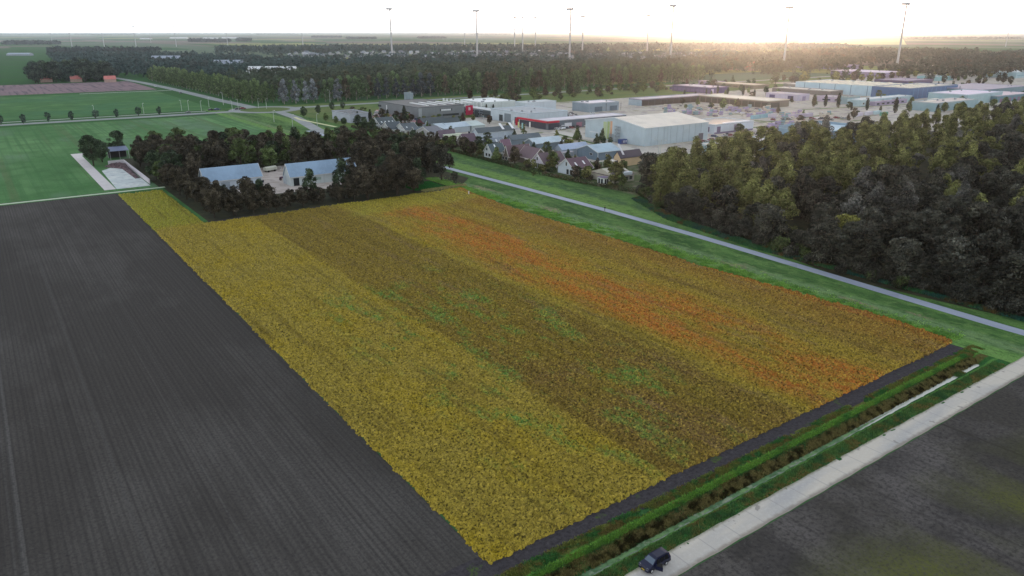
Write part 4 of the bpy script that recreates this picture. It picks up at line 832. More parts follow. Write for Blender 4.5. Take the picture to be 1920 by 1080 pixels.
flat("hall","taller pale hall with lilac white roof behind the teal-grey one","hall",(1812,197),(1866,189),34,8.2,wall=(150,176,182),roof=(208,196,214))
flat("hall","wide slate-teal hall with lilac roof edge behind the wood","hall",(1838,184),(1960,178),50,7.4,wall=(96,124,134),roof=(150,142,158),trim=(190,180,200),feats=[("window",'T',6+i*12,3,7,1.2,(110,130,150)) for i in range(8)])
flat("hall","blue-green hall with long pink roof light at the end of the estate","hall",(1868,193),(1960,187),30,5.4,wall=(84,120,134),roof=(196,176,184),feats=[("door",'T',6+i*9,0,5,3.4,(120,96,120)) for i in range(5)])
flat("hall","small light teal hall at the far edge below the trees","hall",(1904,147),(1960,144),40,7.5,wall=(150,176,184),roof=(176,190,196),feats=[("window",'T',4,3,30,1,(120,150,165))])
flat("hall","bright aqua low hall between cypress and far offices","hall",(1762,152),(1794,150.5),30,4.5,wall=(140,182,186),roof=(150,186,192))
flat("office","dark violet wide block behind the dark blue factory","office",(1700,161),(1760,158),(1660,156),5.2,wall=(84,74,104),roof=(124,116,142))
flat("office","long lilac flat block with even windows among the far trees","office",(1590,131.5),(1606,130),(1500,123.5),7,wall=(118,110,146),roof=(150,140,172),feats=[("window",'S',4+i*12,3.5,8,1,(96,90,126)) for i in range(10)])
flat("office","pale lilac block with bright roof edge, nearer of the two far offices","office",(1658,146),(1690,143.5),(1575,140),6.6,wall=(140,132,164),roof=(204,196,216),trim=(220,214,224),feats=[("window",'S',4+i*9,2,5,1.4,(110,104,140)) for i in range(8)])
flat("hall","low white hall beside a bush behind the pale lilac block","hall",(1740,128),40,(1712,125),4,wall=(150,144,150),roof=(224,218,206))
flat("hall","blue walled depot with sunken pale roof, nearest the wood","hall",(1560,251),(1628,240.5),(1473,238),6.6,z=6.6,wall=(124,156,176),roof=(170,196,210),parapet=1.4,trim=(134,160,178))
flat("hall","white flat roofed hall just behind the wood's first trees","hall",(1342,276),(1480,266),(1313,270),6.0,z=6,wall=(140,168,176),roof=(212,206,200))
flat("wall","long low lilac retaining wall before the blue walled depot","wall",(1382,276),(1471,262),.6,2.2,wall=(150,140,160),roof=(150,140,160),parapet=0)
s0,t0=S(1230,236)
# --- commercial row
def lettering(parent,txt,size,loc,rot,m,nm="sign_lettering"):
    c=bpy.data.curves.new(nm,'FONT'); c.body=txt; c.size=size; c.extrude=.03; c.align_x='CENTER'; c.materials.append(m)
    o=bpy.data.objects.new(nm,c); COL.objects.link(o); bpy.context.view_layer.update()
    me=bpy.data.meshes.new_from_object(o.evaluated_get(bpy.context.evaluated_depsgraph_get())); bpy.data.objects.remove(o)
    o=bpy.data.objects.new(nm,me); COL.objects.link(o); o.parent=parent; o.location=loc; o.rotation_euler=rot; return o
o=flat("store","large grey store with dark roof, white rooflight strips and a red square sign","store",(785,225),(857,216.5),(727,210),8.4,wall=(112,118,122),roof=(58,62,66),parapet=.3,trim=(96,102,108),feats=[
  ("rooflight",'F',12+i*7.5,10,2.4,26,(214,216,216)) for i in range(6)]+[("sign",'T',40,1.0,6.5,7.0,(170,30,70)),("sign",'T',42.5,4.4,1.8,2.2,(232,226,228)),("window",'T',20,1.6,14,1.4,(40,46,52)),("sign",'T',19,5.4,8,1.0,(206,210,212)),("sign",'T',18,5.1,.6,1.6,(40,42,44)),("sign",'T',27.6,5.1,.6,1.6,(40,42,44)),("panel",'T',.2,.2,2.6,7.8,(150,156,160)),("sign",'S',50,2.2,1.6,4.6,(206,208,210)),("sign",'S',36,1.4,1.2,2,(80,84,90)),("sign",'S',12,.6,3,2.6,(170,60,84)),("sign",'S',24,.6,2.4,2.2,(170,60,84)),("window",'S',60,4.6,6,1.6,(40,46,52))])
flat("tower_block","light grey raised block standing behind the grey store","office",(770,193),(774,192.5),12,8,wall=(136,150,160),roof=(146,156,164))
flat("showroom","glass fronted showroom with white rim left of the white factory","showroom",(921,222.5),(935,221),(866,212),5.6,wall=(128,140,148),roof=(190,196,200),trim=(220,224,226),feats=[("window",'S',2+i*7,1,6,1.8,(44,52,60)) for i in range(5)]+[("window",'S',2+i*7,3.4,6,1.2,(60,70,78)) for i in range(5)]+[("wall_panel",'S',-.2,0,11,5.3,(84,94,98))])
flat("hall","bright white hall with saw-like white ribs behind the showroom","hall",(906,208),(960,203),(850,202.5),6.2,wall=(206,212,214),roof=(220,224,226),feats=[("window",'S',4+i*6,1,3.6,2.2,(90,100,108)) for i in range(9)]+[("rib",'SF',1+i*6,3.4,.5,2.6,(226,228,230)) for i in range(11)])
flat("factory","broad white walled factory with dark loading doors and grey roof","factory",(990,235.5),(1056,228),(922,224),7.6,wall=(186,198,206),roof=(138,150,160),feats=[("door",'S',62,.2,5,4,(50,60,66)),("door",'S',30,.2,4.6,4.4,(56,66,72)),("panel",'S',20,.2,8,5.8,(120,132,140)),("door",'S',10.5,.2,5,4.2,(56,66,72))])
flat("hall","white windowless block rising behind the factory roof","hall",(985,213),(1037,208),(962,210.5),7.8,wall=(188,198,206),roof=(180,186,190))
flat("hall","grey-blue hall with white roof and two dark framed doors","hall",(1104,211),(1163,207),(1060,208),6.6,wall=(132,148,160),roof=(216,208,216),feats=[("door",'T',6,.2,8,3.8,(88,104,118)),("door",'T',22,.2,8,3.8,(88,104,118)),("pipe",'T',18,.1,.4,6,(60,70,80)),("pipe",'T',34,.1,.4,6,(60,70,80))])
o=flat("showroom","grey showroom with a crimson frame along its front edge","showroom",(1027,244),(1155,228),(995,240.5),5.4,wall=(98,108,118),roof=(196,194,204),parapet=.3,trim=(190,192,200),feats=[("red_band",'TF',-1.5,4.5,10,1.1,(186,38,60)),("red_band",'SF',-1.5,4.5,34,1.1,(186,38,60)),("red_band",'SF',32.5,0,1.3,4.5,(186,38,60)),("window",'S',2,.3,29,3.8,(64,68,80)),("window",'T',.6,.3,9,3.6,(64,68,80)),("door",'T',14,0,6,3.6,(206,210,216)),("door",'T',24,.4,5,3,(150,110,126)),("door",'T',40,0,6,4,(206,210,214)),("door",'T',52,0,5,4,(206,210,214))])
flat("hall","flat roofed light grey hall with a wide dark roof at the village entrance","hall",(657,231),(691,226.5),(613,224),5.6,wall=(168,174,186),roof=(74,80,86),feats=[("window",'T',6,3,6,.8,(56,62,70)),("window",'S',6,.4,7,1.6,(40,46,44)),("door",'T',2,0,3,3,(140,146,160))])
# --- sheds between estate and houses
SH=[("barn-red gabled shed with a dark slate roof",(787,222),(822,217.5),6.2,(789,230),4.0,(96,50,62),(60,68,72)),
 ("white shed with dark roof next to the barn-red one",(800,224.5),(851,219),6.2,(810,231.5),3.9,(186,196,204),(66,76,80)),
 ("small pale roofed shed, lowest of three in a stepped row",(812,232.5),(831,231),5.2,(822,243),3.4,(160,170,176),(168,184,196)),
 ("middle pale roofed shed of the stepped row",(832,231.5),(866,227.5),5.4,(842,239.5),3.4,(170,180,186),(170,186,198)),
 ("pale greenish roofed shed at the upper end of the stepped row",(868,228),(886,225),5.2,(877,237),3.4,(170,180,180),(176,190,188)),
 ("large white walled shed with grey roof and two long rooflights",(890,241),(955,234.5),6.8,(901,249.5),4.4,(180,192,204),(76,86,92)),
 ("slate blue shed behind the pale roofed long one",(955,254),(1006,248.5),6.0,(967,262),3.8,(120,134,144),(88,100,108)),
 ("long shed with a pale silver roof and grey walls",(993,260),(1044,254.5),6.4,(1005,269.5),4.2,(112,128,138),(176,192,202)),
 ("white walled shed under a lilac-silver roof",(1047,271.5),(1096,266),6.0,(1058,280.5),3.8,(160,174,186),(158,172,196)),
 ("blue-grey shed with a silver roof and white corner pipe",(1102,272.5),(1142,267.5),6.6,(1121,286),4.0,(106,126,142),(156,178,192)),
 ("tan gabled shed with black roof beside the wood",(1158,284.5),(1200,280),6.8,(1176,294.5),4.2,(206,180,146),(66,58,70)),
 ("low grey rounded shed behind the white gabled house",(914,260),(938,257.5),4.4,(922,266.5),3.0,(120,130,138),(104,116,126))]
for i,(lab,r1,r2,zr,e1,ze,wc,rc) in enumerate(SH):
    f=[("door",'S',3,0,3.2,3.0,tuple(int(c*.7) for c in wc))]
    if i==5: f=[("rooflight",'RT',18,1,1.6,4.2,(226,228,230)),("rooflight",'RT',25,1,1.6,4.2,(226,228,230)),("window",'S',8,3.4,2.6,1.2,None),("gutter",'T',-.1,4.0,26,.25,(60,70,76))]
    if i==8: f.append(("gutter",'T',0,3.4,14,.2,(70,80,90)))
    if i==9: f=[("pipe",'T',-.1,.0,.25,4,(220,226,230)),("window",'S',4,2.2,2,.9,None),("window",'T',5,2.2,1,.7,None)]
    if i==10: f=[("door",'S',1.6,0,2.2,2.8,(50,54,64)),("window",'S',6.6,1.6,2.4,1.2,(60,64,50)),("rooflight",'RT',2,.8,1.2,4,(200,200,204))]
    if i in(3,4,7): f.append(("window",'S',4,2,1.6,1,None))
    gab("shed",lab,"shed",r1,r2,zr,e1,ze,wall=wc,roof=rc,feats=f,trim=(200,208,212) if i in(7,9,5) else None)
# --- houses along the hedge and in the village
BR=(104,84,92)
def house(label,r1,r2,zr,e1,ze,wc,rc,feats=(),**k): return gab("house",label,"house",r1,r2,zr,e1,ze,wall=wc,roof=rc,trim=k.pop("trim",(214,212,210)),feats=list(feats),**k)
def hw(n=2,big=True):
    f=[("window",'S',1.2+i*2.6,.8,1.6,1.4,None) for i in range(n)]+[("window",'S',3.6,3.6,1.2,1.2,None),("door",'T',1.2,0,1.1,2.1,(90,70,60)),("window",'T',3.6,.9,1.8,1.2,None),("window",'T',7,.9,1.8,1.2,None)]
    return f
house("house with four small rooflights and white gable, first of the village",(703,221),(729,218),7.2,(706,236),3.0,(196,200,204),(62,74,78),hw()+[("rooflight",'RT',2+i*2.6,2.4,.8,1.1,(220,226,230)) for i in range(4)])
house("dark roofed house with a white trimmed gable beside the first village house",(722,229.5),(744,227),6.6,(727,243),2.8,(186,190,192),(70,80,86),hw())
house("slate house with a pointed white gable above purple shrubs",(750,232),(772,229.5),6.2,(755,245),2.8,(206,210,210),(74,84,90),hw()+[("rooflight",'RT',2,2.2,.8,1.1,(220,226,230))])
house("low slate roofed house behind the bright green tree",(776,239),(792,237.5),5.0,(780,246),2.8,(150,156,160),(92,104,112),hw())
house("grey pantiled house behind the garden corner",(794,238),(818,236),6.6,(798,254),3.0,(176,176,176),(108,110,118),hw())
house("white and green dormered house with a maroon-grey roof",(829,247),(857,244),6.4,(834,256.5),3.0,(206,216,208),(100,86,98),hw()+[("dormer",'TF',2,3.0,12,1.4,(214,222,200))])
house("maroon roofed house mostly behind purple brown trees",(864,252),(886,249.5),6.6,(869,266),3.0,(150,140,136),(88,70,84),hw())
house("small white gabled house with dark green roof and rooflights",(914.5,271),(938,268),6.6,(923,286),3.0,(202,210,212),(70,86,92),hw()+[("rooflight",'RT',3,1.8,.8,1.2,(226,228,230)),("rooflight",'RT',5.6,4,.8,1.1,(206,210,214))])
house("purple-brown roofed house behind the small white gabled one",(938,262.5),(955,261),6.8,(944,277),3.0,(140,130,128),(116,88,104),hw())
o=house("large brown twin gabled house with white bargeboards under a purple roof",(951,274.5),(992,270),7.4,(955,292),3.0,(104,96,88),BR,hw())
# its cross wing toward the grass
s_,t_=S(991,274.5,7.4); b=MB(); wl_=9.6; x0=-wl_/2
o_=building("house","front wing of the twin gabled house with white framed attic window","house",s_-4.6,t_-9.2,9.2,12,3.0,zr=7.3,axis='t',wall=(104,96,88),roof=BR,trim=(214,206,200),feats=[("window",'T',3.8,3.6,1.5,1.5,None),("window",'T',1.2,.8,2.2,1.5,None),("window",'T',5.6,.8,2.2,1.5,None)])
for ch in list(o_.children):            # part of the same house: hang the wing's pieces on it
    mw=ch.location.copy(); dl=o_.location-o.location; ia=-ANG; lx=dl.x*math.cos(ia)-dl.y*math.sin(ia); ly=dl.x*math.sin(ia)+dl.y*math.cos(ia)
    ch.parent=o; ch.location=(lx,ly,0)
bpy.data.objects.remove(o_)
house("white gabled house with glazed terrace doors and brown roof",(1008,288),(1048,283),6.8,(1018,307),2.8,(206,200,214),(92,76,84),[("window",'S',1.0+i*1.25,.2,1.0,2.2,None) for i in range(4)]+[("window",'S',4.4,3.8,1.0,1.4,None),("window",'T',4,.8,2,1.3,None),("door",'T',8,0,1.1,2.1,(80,70,64))])
house("white gabled house with two rooflights in a brown roof",(1061.5,298),(1095,293.5),6.8,(1071,319.5),2.7,(196,206,216),(88,66,78),[("window",'S',1.2,.2,1.6,2.2,None),("window",'S',3.6,.2,1.6,2.2,None),("window",'S',5.0,3.8,.9,1.6,None),("rooflight",'RT',2.6,1.6,.8,1.7,(226,228,232)),("rooflight",'RT',7.4,2.0,.8,1.7,(226,228,232)),("wall_band",'T',0,.1,10.6,2.1,(170,160,140))])
house("wide dark hipped bungalow with a white framed sun room",(1128,316),(1166,311),5.2,(1136,334),2.8,(186,180,166),(82,74,76),[("window",'T',1+i*2.6,.8,1.8,1.4,None) for i in range(4)]+[("dormer",'TF',3,3.1,6,1.3,(206,214,222)),("window",'S',1.5,.6,2,1.6,None)],hip=3.5)
o=flat("sun_room","white framed sun room with tall glass doors before the bungalow","conservatory",(1132,346.5),(1142,344.5),4,2.7,wall=(206,214,210),roof=(110,96,124),parapet=0,feats=[("window",'S',.5,.3,1.2,2,None),("window",'S',2.2,.3,1.2,2,None),("window",'T',.4,.3,.9,2.0,None),("window",'T',1.6,.3,.9,2.0,None)])
b=MB()
for i in range(7): b.box(i*1.1,0,0,i*1.1+.1,.1,1.9)
b.box(0,.02,1.0,6.7,.08,1.1); b.box(0,.02,1.85,6.7,.08,1.95)
s_,t_=S(1091,334); props(b.build("garden_fence",plain((206,214,206)),None,s=s_,t=t_,rot=R(-90)),label="white lattice fence at the terrace beside the sun room",cat="fence")
def canopy(label,u,v,L,Wd,h,c):
    s_,t_=S(u,v); o=empty("carport",s_,t_,0,0,label,"carport"); b=MB(); b.box(0,0,h,L,Wd,h+.18); b.build("roof",plain(c),o)
    for (x,y) in ((.2,.2),(L-.3,.2),(.2,Wd-.3),(L-.3,Wd-.3)): MB().box(x,y,0,x+.12,y+.12,h).build("post",plain((190,190,186)),o)
canopy("white flat carport roof behind the bungalow",1138,314,6.5,3.6,2.5,(224,220,214)); canopy("thin pergola roof beside the garden tree behind the brown roofed house",1056,297,7,2.6,2.7,(186,180,186)); canopy("white terrace canopy at the glazed terrace doors",990,309,4,3,2.4,(210,206,200))
# --- lean-to shed, silage walls, muck heap at the slab
s_,t_=S(207,300); o=empty("lean_to_shed",s_,t_,0,0,"open blue-grey roofed lean-to on posts at the head of the slab","shed"); b=MB(); b.poly([(0,0,4.2),(9,0,4.2),(9,8,5.4),(0,8,5.4)]); b.poly([(0,0,4.02),(0,8,5.22),(9,8,5.22),(9,0,4.02)]); b.build("roof",roofmat((110,120,146)),o)
for (x,y) in ((.2,.2),(4.4,.2),(8.6,.2),(.2,7.6),(8.6,7.6)): MB().box(x,y,0,x+.2,y+.2,4.0+y*.15).build("post",plain((170,168,172)),o)
MB().box(.4,7.3,0,8.6,7.45,4.2).build("back_wall",plain((54,50,52)),o)
o=empty("silage_wall",2.2,289,0,0,"low pale concrete wall along the far edge of the silage slab","wall"); MB().box(0,0,-.2,.5,61,1.9).build("wall",plain((196,190,196)),o); MB().box(-6.5,61,-.2,.5,61.5,1.9).build("end_wall",plain((196,190,196)),o)
b=MB(); n=0
def heap(name,pts,hs,m,label,cat):
    """pts: centreline (s,t,halfwidth,height)"""
    V=[];nn=14
    for (a,c,wd,hh) in pts:
        for j in range(nn+1):
            f=j/nn*2-1; V.append((a+f*wd,c+random.uniform(-.2,.2),max(0,hh*(1-f*f)**.8*random.uniform(.85,1.1))+.05))
    Q=[(i*(nn+1)+j,i*(nn+1)+j+1,(i+1)*(nn+1)+j+1,(i+1)*(nn+1)+j) for i in range(len(pts)-1) for j in range(nn)]
    return props(link(name,me_np(name,V,Q,m)),label=label,cat=cat)
heap("muck_heap",[(-1.5,346.5,5,.1),(-1.5,345,5,1.6),(-1.2,342,4.4,2),(-.6,339,3.2,1.4),(0,336,2,1.3)]+[(.6,334-i*2,1.5-.03*i,1.3-.07*i) for i in range(16)],1,mat("muck",lin((98,80,84)),[dict(scale=.6,color=lin((60,46,50)),lo=.4,hi=.6),dict(scale=1.5,color=lin((140,126,126)),lo=.6,hi=.7)]),"brown muck heap running along the inside of the slab's wall","heap")
# --- L far houses, greenhouses
def small_house(c,rc,L=10,Wd=8,h=3,zr=6.5):
    b=MB(); b.extr([(0,0),(Wd,0),(Wd,h),(Wd/2,zr-.05),(0,h)],'x',0,L,0)
    for sg in (0,1):
        pts=[(-.4,h-.2),(Wd/2,zr),(Wd/2,zr+.25),(-.4,h+.05)]
        if sg: pts=[(Wd-p[0],p[1]) for p in pts]
        b.extr(pts,'x',-.4,L+.4,1)
    return b.mesh("village_house",[plain(c),plain(rc)])
HM=[small_house((160,164,168),(130,138,148)),small_house((150,154,158),(104,110,122),12,8,3.2,7),small_house((176,178,182),(160,166,176),9,7,2.8,5.6)]
rg=random.Random(11)
for k in range(170):
    if k<110: u=rg.uniform(540,1010); v=rg.uniform(103,115)-(u-520)*.006
    else: u=rg.uniform(1000,1330); v=rg.uniform(105,115)
    s_,t_=S(u,v,6); o=link("village_house",HM[k%3],None,s=s_,t=t_,z=9.5,rot=rg.choice([0,R(90)])); o.scale=(.9,.9,.9)
    props(o,label="pale little house in the far village between the woods",cat="house",group="far village houses")
RED=small_house((176,150,140),(190,116,110),16,9,4,8)
for k in range(16):
    u=1362+k*5.4+rg.uniform(-1,1); v=rg.uniform(127,133); s_,t_=S(u,v); o=link("red_roofed_house",RED,None,s=s_,t=t_,rot=rg.choice([0,R(90)])); o.scale=(1.2,1.2,1.4)
    props(o,label="red roofed house in the row below the low sun",cat="house",group="red roofed houses below the sun")
for (u,v,lab) in [(84,154.5,"red roofed house hidden in the far farm wood, at its open end"),(140,154,"pink red roofed farmhouse in the middle of the far wood"),(204,154.5,"red roofed farmhouse with white front at the field edge")]:
    s_,t_=S(u,v); o=link("farmhouse",RED,None,s=s_-4,t=t_); o.scale=(.8,.9,.95); props(o,label=lab,cat="farmhouse")
WH=small_house((206,208,210),(214,216,220),60,22,4,7)
WG_=small_house((140,148,160),(150,160,176),60,22,4,7)
for (u,v,sc,lab) in [(12,104.5,1.0,"long dark roofed stable in the first far fields"),(283,122,.9,"long pale roof above the link road poplars"),(400,133,.8,"white roofed hall behind the link road poplars"),(463,150,1.05,"large white roofed hall just behind the poplars"),(318,72.6,2.6,"white greenhouse strip near the horizon, longest"),(380,73.0,2.2,"white greenhouse strip near the horizon, beside the longest"),(415,72.5,2.4,"white greenhouse strip near the horizon, last of three"),(262,73.6,1.6,"thin white roof strip before the horizon greenhouses"),(690,72.6,1.2,"small pale farm roofs under the first tall turbine"),(1820,62.6,8,"pale town edge on the low ridge at the horizon")]:
    s_,t_=S(u,v); o=link("far_hall",WG_ if v in(122,133,104.5) else WH,None,s=s_,t=t_,rot=R(-36)); o.scale=(sc,sc,(2.35 if v>121 else sc) if sc<1.5 else sc*.7); props(o,label=lab,cat="hall")
# ================================================================== vehicles, furniture, turbines, people
TYRE=plain((24,24,25),.9); CHROME=plain((170,172,174),.35,.6)
def car_proto(name,c,L=4.3,Wd=1.78,van=False,detail=False,label="",cat="car"):
    """nose toward -x"""
    o=bpy.data.objects.new(name,None); COL.objects.link(o); o.empty_display_size=.5
    pm=mat(name+"_paint",lin(c),[dict(scale=1.5,color=tuple(x*.8 for x in lin(c)),lo=.4,hi=.7,fac=.6)],rough=.3,spec=.35)
    if van: prof_=[(0,.32),(0,.72),(.10,.92),(.95,1.10),(1.62,1.66),(2.0,1.80),(3.6,1.82),(4.12,1.74),(4.36,1.1),(4.4,.45),(4.35,.3)]
    else: prof_=[(0,.3),(0,.62),(.08,.74),(1.1,.90),(1.75,1.36),(2.3,1.46),(3.3,1.42),(4.0,1.05),(4.26,.9),(4.3,.4),(4.25,.28)]
    prof_=[(x*L/(4.4 if van else 4.3),z) for x,z in prof_]; zb=.95 if van else .85; zt=max(p[1] for p in prof_)
    def hw_(z): return Wd/2*(.93 if z<.45 else 1.0) if z<=zb else Wd/2*(1-.24*(z-zb)/(zt-zb))
    b=MB(); n=len(prof_)
    rows=[]
    for sg in (-1,1):
        rows.append([len(b.v)+i for i in range(n)]); b.v+=[(x,sg*hw_(z),z) for x,z in prof_]
    # side walls with the wheel arches' line kept simple, split at the waist so that they fold inwards there
    for k,sg in ((0,-1),(1,1)):
        r=rows[k]; w0=len(b.v); b.v+=[(.35,sg*Wd/2,zb),(L-.25,sg*Wd/2,zb)]
        low=[r[0],r[1],r[2],w0,w0+1,r[-2],r[-1]] if not van else [r[0],r[1],r[2],w0,w0+1,r[-2],r[-1]]
        up=[r[2]]+[r[i] for i in range(3,n-2)]+[w0+1,w0]
        b.f.append(tuple(low)); b.m.append(0); b.f.append(tuple(up)); b.m.append(0)
        b.f.append((r[-2],w0+1,r[-3])); b.m.append(0)
    for i in range(n):
        j=(i+1)%n; b.f.append((rows[0][i],rows[0][j],rows[1][j],rows[1][i])); b.m.append(0)
    b.build("body",pm,o)
    def panel(nm,quad,m,off=.012,up=(0,0,1)):
        p=[Vector(q) for q in quad]; nn=(p[1]-p[0]).cross(p[3]-p[0]).normalized(); c_=sum(p,Vector())/4; ctr=Vector((L/2,0,.8))
        if nn.dot(c_-ctr)<0: nn=-nn
        q=MB(); q.v=[tuple(x+nn*off) for x in p]+[tuple(x-nn*.02) for x in p]; q.f=[(0,1,2,3),(4,7,6,5),(0,4,5,1),(1,5,6,2),(2,6,7,3),(3,7,4,0)]; q.m=[0]*6
        return q.build(nm,m,o)
    P=prof_
    def on(i,j,f): return (P[i][0]+(P[j][0]-P[i][0])*f,P[i][1]+(P[j][1]-P[i][1])*f)
    a0=on(3,4,.06);a1=on(3,4,.95)
    WG=mat(name+"_glass",lin((70,86,104)) if detail else lin((40,46,54)),rough=.12,spec=.8)
    panel("windscreen",[(a0[0],-hw_(a0[1])*.9,a0[1]),(a0[0],hw_(a0[1])*.9,a0[1]),(a1[0],hw_(a1[1])*.88,a1[1]),(a1[0],-hw_(a1[1])*.88,a1[1])],WG)
    r0=P[-4] if not van else P[7]; r1=P[-3] if not van else P[8]
    panel("rear_window",[(r0[0]+.01,-hw_(r0[1])*.85,r0[1]-.05),(r0[0]+.01,hw_(r0[1])*.85,r0[1]-.05),(r1[0]-.02,hw_(r1[1])*.85,r1[1]+.12),(r1[0]-.02,-hw_(r1[1])*.85,r1[1]+.12)],WG)
    DG=plain((16,18,22),.15,.7)
    z0=zb+.06;z1=zt-.16
    for sg in (-1,1):
        xs=((1.45,2.25),(2.33,3.15),(3.23,4.02)) if van else ((1.5,2.35),(2.43,3.35))
        for k,(x0,x1) in enumerate(xs):
            lean=.42 if k==0 else 0; le2=(.0 if k<len(xs)-1 else .22)
            panel("side_window",[(x0,sg*hw_(z0),z0),(x1,sg*hw_(z0),z0),(x1-le2,sg*hw_(z1),z1),(x0+lean,sg*hw_(z1),z1)],DG,.01)
    for (x,sg) in ((.78,-1),(.78,1),(L-.85,-1),(L-.85,1)):
        wv=MB(); wv.tube((x,sg*(Wd/2-.2),.32),(x,sg*(Wd/2+.015),.32),.32,.32,18); wh=wv.build("wheel",TYRE,o)
        wv=MB(); wv.tube((x,sg*(Wd/2+.016),.32),(x,sg*(Wd/2+.03),.32),.2,.18,14); wv.build("rim",CHROME,wh)
    if detail:
        for sg in (-1,1):
            panel("headlight",[(.02,sg*.52,.68),(.02,sg*.84,.66),(.16,sg*.86,.92),(.13,sg*.55,.92)],plain((206,210,216),.15,.8),.03)
            panel("tail_light",[(L-.12,sg*.78,1.0),(L-.08,sg*.86,1.0),(L-.22,sg*.80,1.5),(L-.26,sg*.72,1.5)],plain((150,24,24),.3,.6),.03)
            MB().box(1.35,sg*.9,1.02,1.52,sg*1.12,1.2).build("mirror",pm,o)
        panel("grille",[(.0,-.45,.6),(.0,.45,.6),(.06,.45,.8),(.06,-.45,.8)],plain((18,18,20)),.02)
        panel("number_plate",[(.0,-.26,.42),(.0,.26,.42),(.0,.26,.53),(.0,-.26,.53)],plain((214,186,50)),.03)
        for sg in (-1,1): MB().tube((1.9,sg*.62,1.84),(3.9,sg*.62,1.83),.025,.025,6).build("roof_rail",plain((30,32,36)),o)
        d=MB(); d.v=[(0,0,0),(.95,0,0),(.95,0,.62),(.0,0,.62)]; 
        dr=MB(); dr.box(0,-.04,.36,1.02,.04,.98); q=dr.build("open_door",pm,o); q.location=(1.38,-Wd/2-.03,0); q.rotation_euler=(0,0,R(-62))
        MB().extr([(.06,.99),(.98,.99),(.9,1.6),(.5,1.6)],'y',-.03,.03).build("door_window",DG,q)
    return o
VAN=car_proto("parked_van",(17,22,50),4.4,1.82,True,True)
props(VAN,label="dark blue high roofed van with its driver's door open on the concrete road",cat="van")
s_,t_=S(1234,1060); VAN.location=W(1.75,-.45,.052) ; VAN.rotation_euler=(0,0,ANG); VAN.scale=(.87,.87,.87)
# van nose points along -x, so it already faces down the road toward the viewer
cols=[((150,154,160),"silver"),((34,36,44),"black"),((206,208,210),"white"),((120,30,40),"red"),((54,70,110),"blue"),((92,96,100),"grey")]
CP=[(car_proto("parked_car",c),n) for c,n in cols]; cused=[0]*len(CP)
def place_car(s_,t_,rot,label,group,ci=None,z=.07,s=1.0):
    ci=random.randrange(len(CP)) if ci is None else ci; o=CP[ci][0] if not cused[ci] else copy_tree(CP[ci][0]); cused[ci]=1
    put(o,s_,t_,z,rot,s); o["label"]=label.replace("COL",CP[ci][1]); o["category"]="car"
    if group: o["group"]=group+", "+CP[ci][1]
    elif "group" in o: del o["group"]
for (u,v,rot,ci,lab) in [(347,212.5,0,5,"grey car driving on the avenue before the roundabout"),(401,207,R(200),1,"black car entering the roundabout from the fields side"),(413,206.3,R(190),4,"blue car on the roundabout beside the planted island"),(452,205.5,R(180),1,"black car leaving the roundabout"),(461,204.5,R(180),3,"red car leaving the roundabout behind the black one"),(340,176,R(90),1,"black car with bright windscreen on the link road"),(292,163,R(90),2,"white car far up the link road")]:
    s_,t_=S(u,v); place_car(s_,t_,rot,lab,None,ci,.09,1.15 if v<210 else 1)
g=0
for r_ in range(3):
    for k in range(9):
        s_,t_=S(704+k*10+r_*2,226-r_*6.5); 
        if random.random()<.8: place_car(s_,t_,R(90),"COL car on the red paved car park of the grey store","cars on the store's car park")
for k in range(12):
    s_,t_=S(1042+k*6.5,243.5-k*.8); s_-=0
    if random.random()<.85: place_car(s_,t_-3,R(90)+random.uniform(-.1,.1),"COL car parked before the red framed showroom","cars before the red framed showroom")
for k in range(8):
    s_,t_=S(1345+k*9,258-k*1.1); 
    if random.random()<.6: place_car(s_,t_,random.choice([0,R(90)]),"COL car on the apron of the long low hall","cars on the low hall's apron")
for k in range(26):
    s_,t_=S(1300+random.uniform(0,150),random.uniform(262,272)); 
    if not any(b[0]<s_<b[2] and b[1]<t_<b[3] for b in BOX): place_car(s_,t_,random.choice([0,R(90)]),"COL car parked in the lane behind the wood's first trees","cars in the lane behind the wood")
for k in range(24):
    s_,t_=S(random.uniform(1030,1110),random.uniform(214,222)); 
    if not any(b[0]<s_<b[2] and b[1]<t_<b[3] for b in BOX): place_car(s_,t_,random.choice([0,R(90)]),"COL car in the yard of the grey-blue hall","cars by the grey-blue hall")
for k in range(16):
    s_,t_=S(1455+k*9+random.uniform(-2,2),224+random.uniform(-3,3)); place_car(s_,t_,random.choice([0,R(90)]),"COL car among the trailers of the storage yard","cars in the storage yard")
for o,n in CP:
    if "label" not in o:
        for ch in list(o.children_recursive): bpy.data.objects.remove(ch)
        bpy.data.objects.remove(o)
# delivery van by the showroom
o=car_proto("delivery_van",(206,210,214),5.2,2.0,True); props(o,label="white delivery van between the red framed showroom and the huge hall",cat="van"); s_,t_=S(1057,243); put(o,s_,t_,.07,R(60),1.3,None)
def container(label,u,v,c,rot=0,L=6.1,mk=False):
    s_,t_=S(u,v); o=empty("container",s_,t_,.05,rot,label,"container"); MB().box(0,0,.12,L,2.44,2.6).build("body",clad(c),o)
    for x in (.05,L-.15): 
        for y in (.03,2.31): MB().box(x,y,0,x+.1,y+.1,2.68).build("corner_post",plain(c),o)
    MB().box(-.05,.3,.2,-.003,1.15,2.45).build("door",plain(tuple(min(255,x+20) for x in c)),o); MB().box(-.05,1.25,.2,-.003,2.1,2.45).build("door",plain(tuple(min(255,x+20) for x in c)),o)
    if mk:
        for x in (2.0,3.6): MB().box(x,-.04,.8,x+.7,-.003,2.1).build("white_mark",plain((214,220,232)),o)
container("blue container with white marks against the big hall's gable",1164,271,(46,72,130),R(-90+90),mk=True); container("second blue container, right behind the marked one",1169,266.5,(44,66,122))
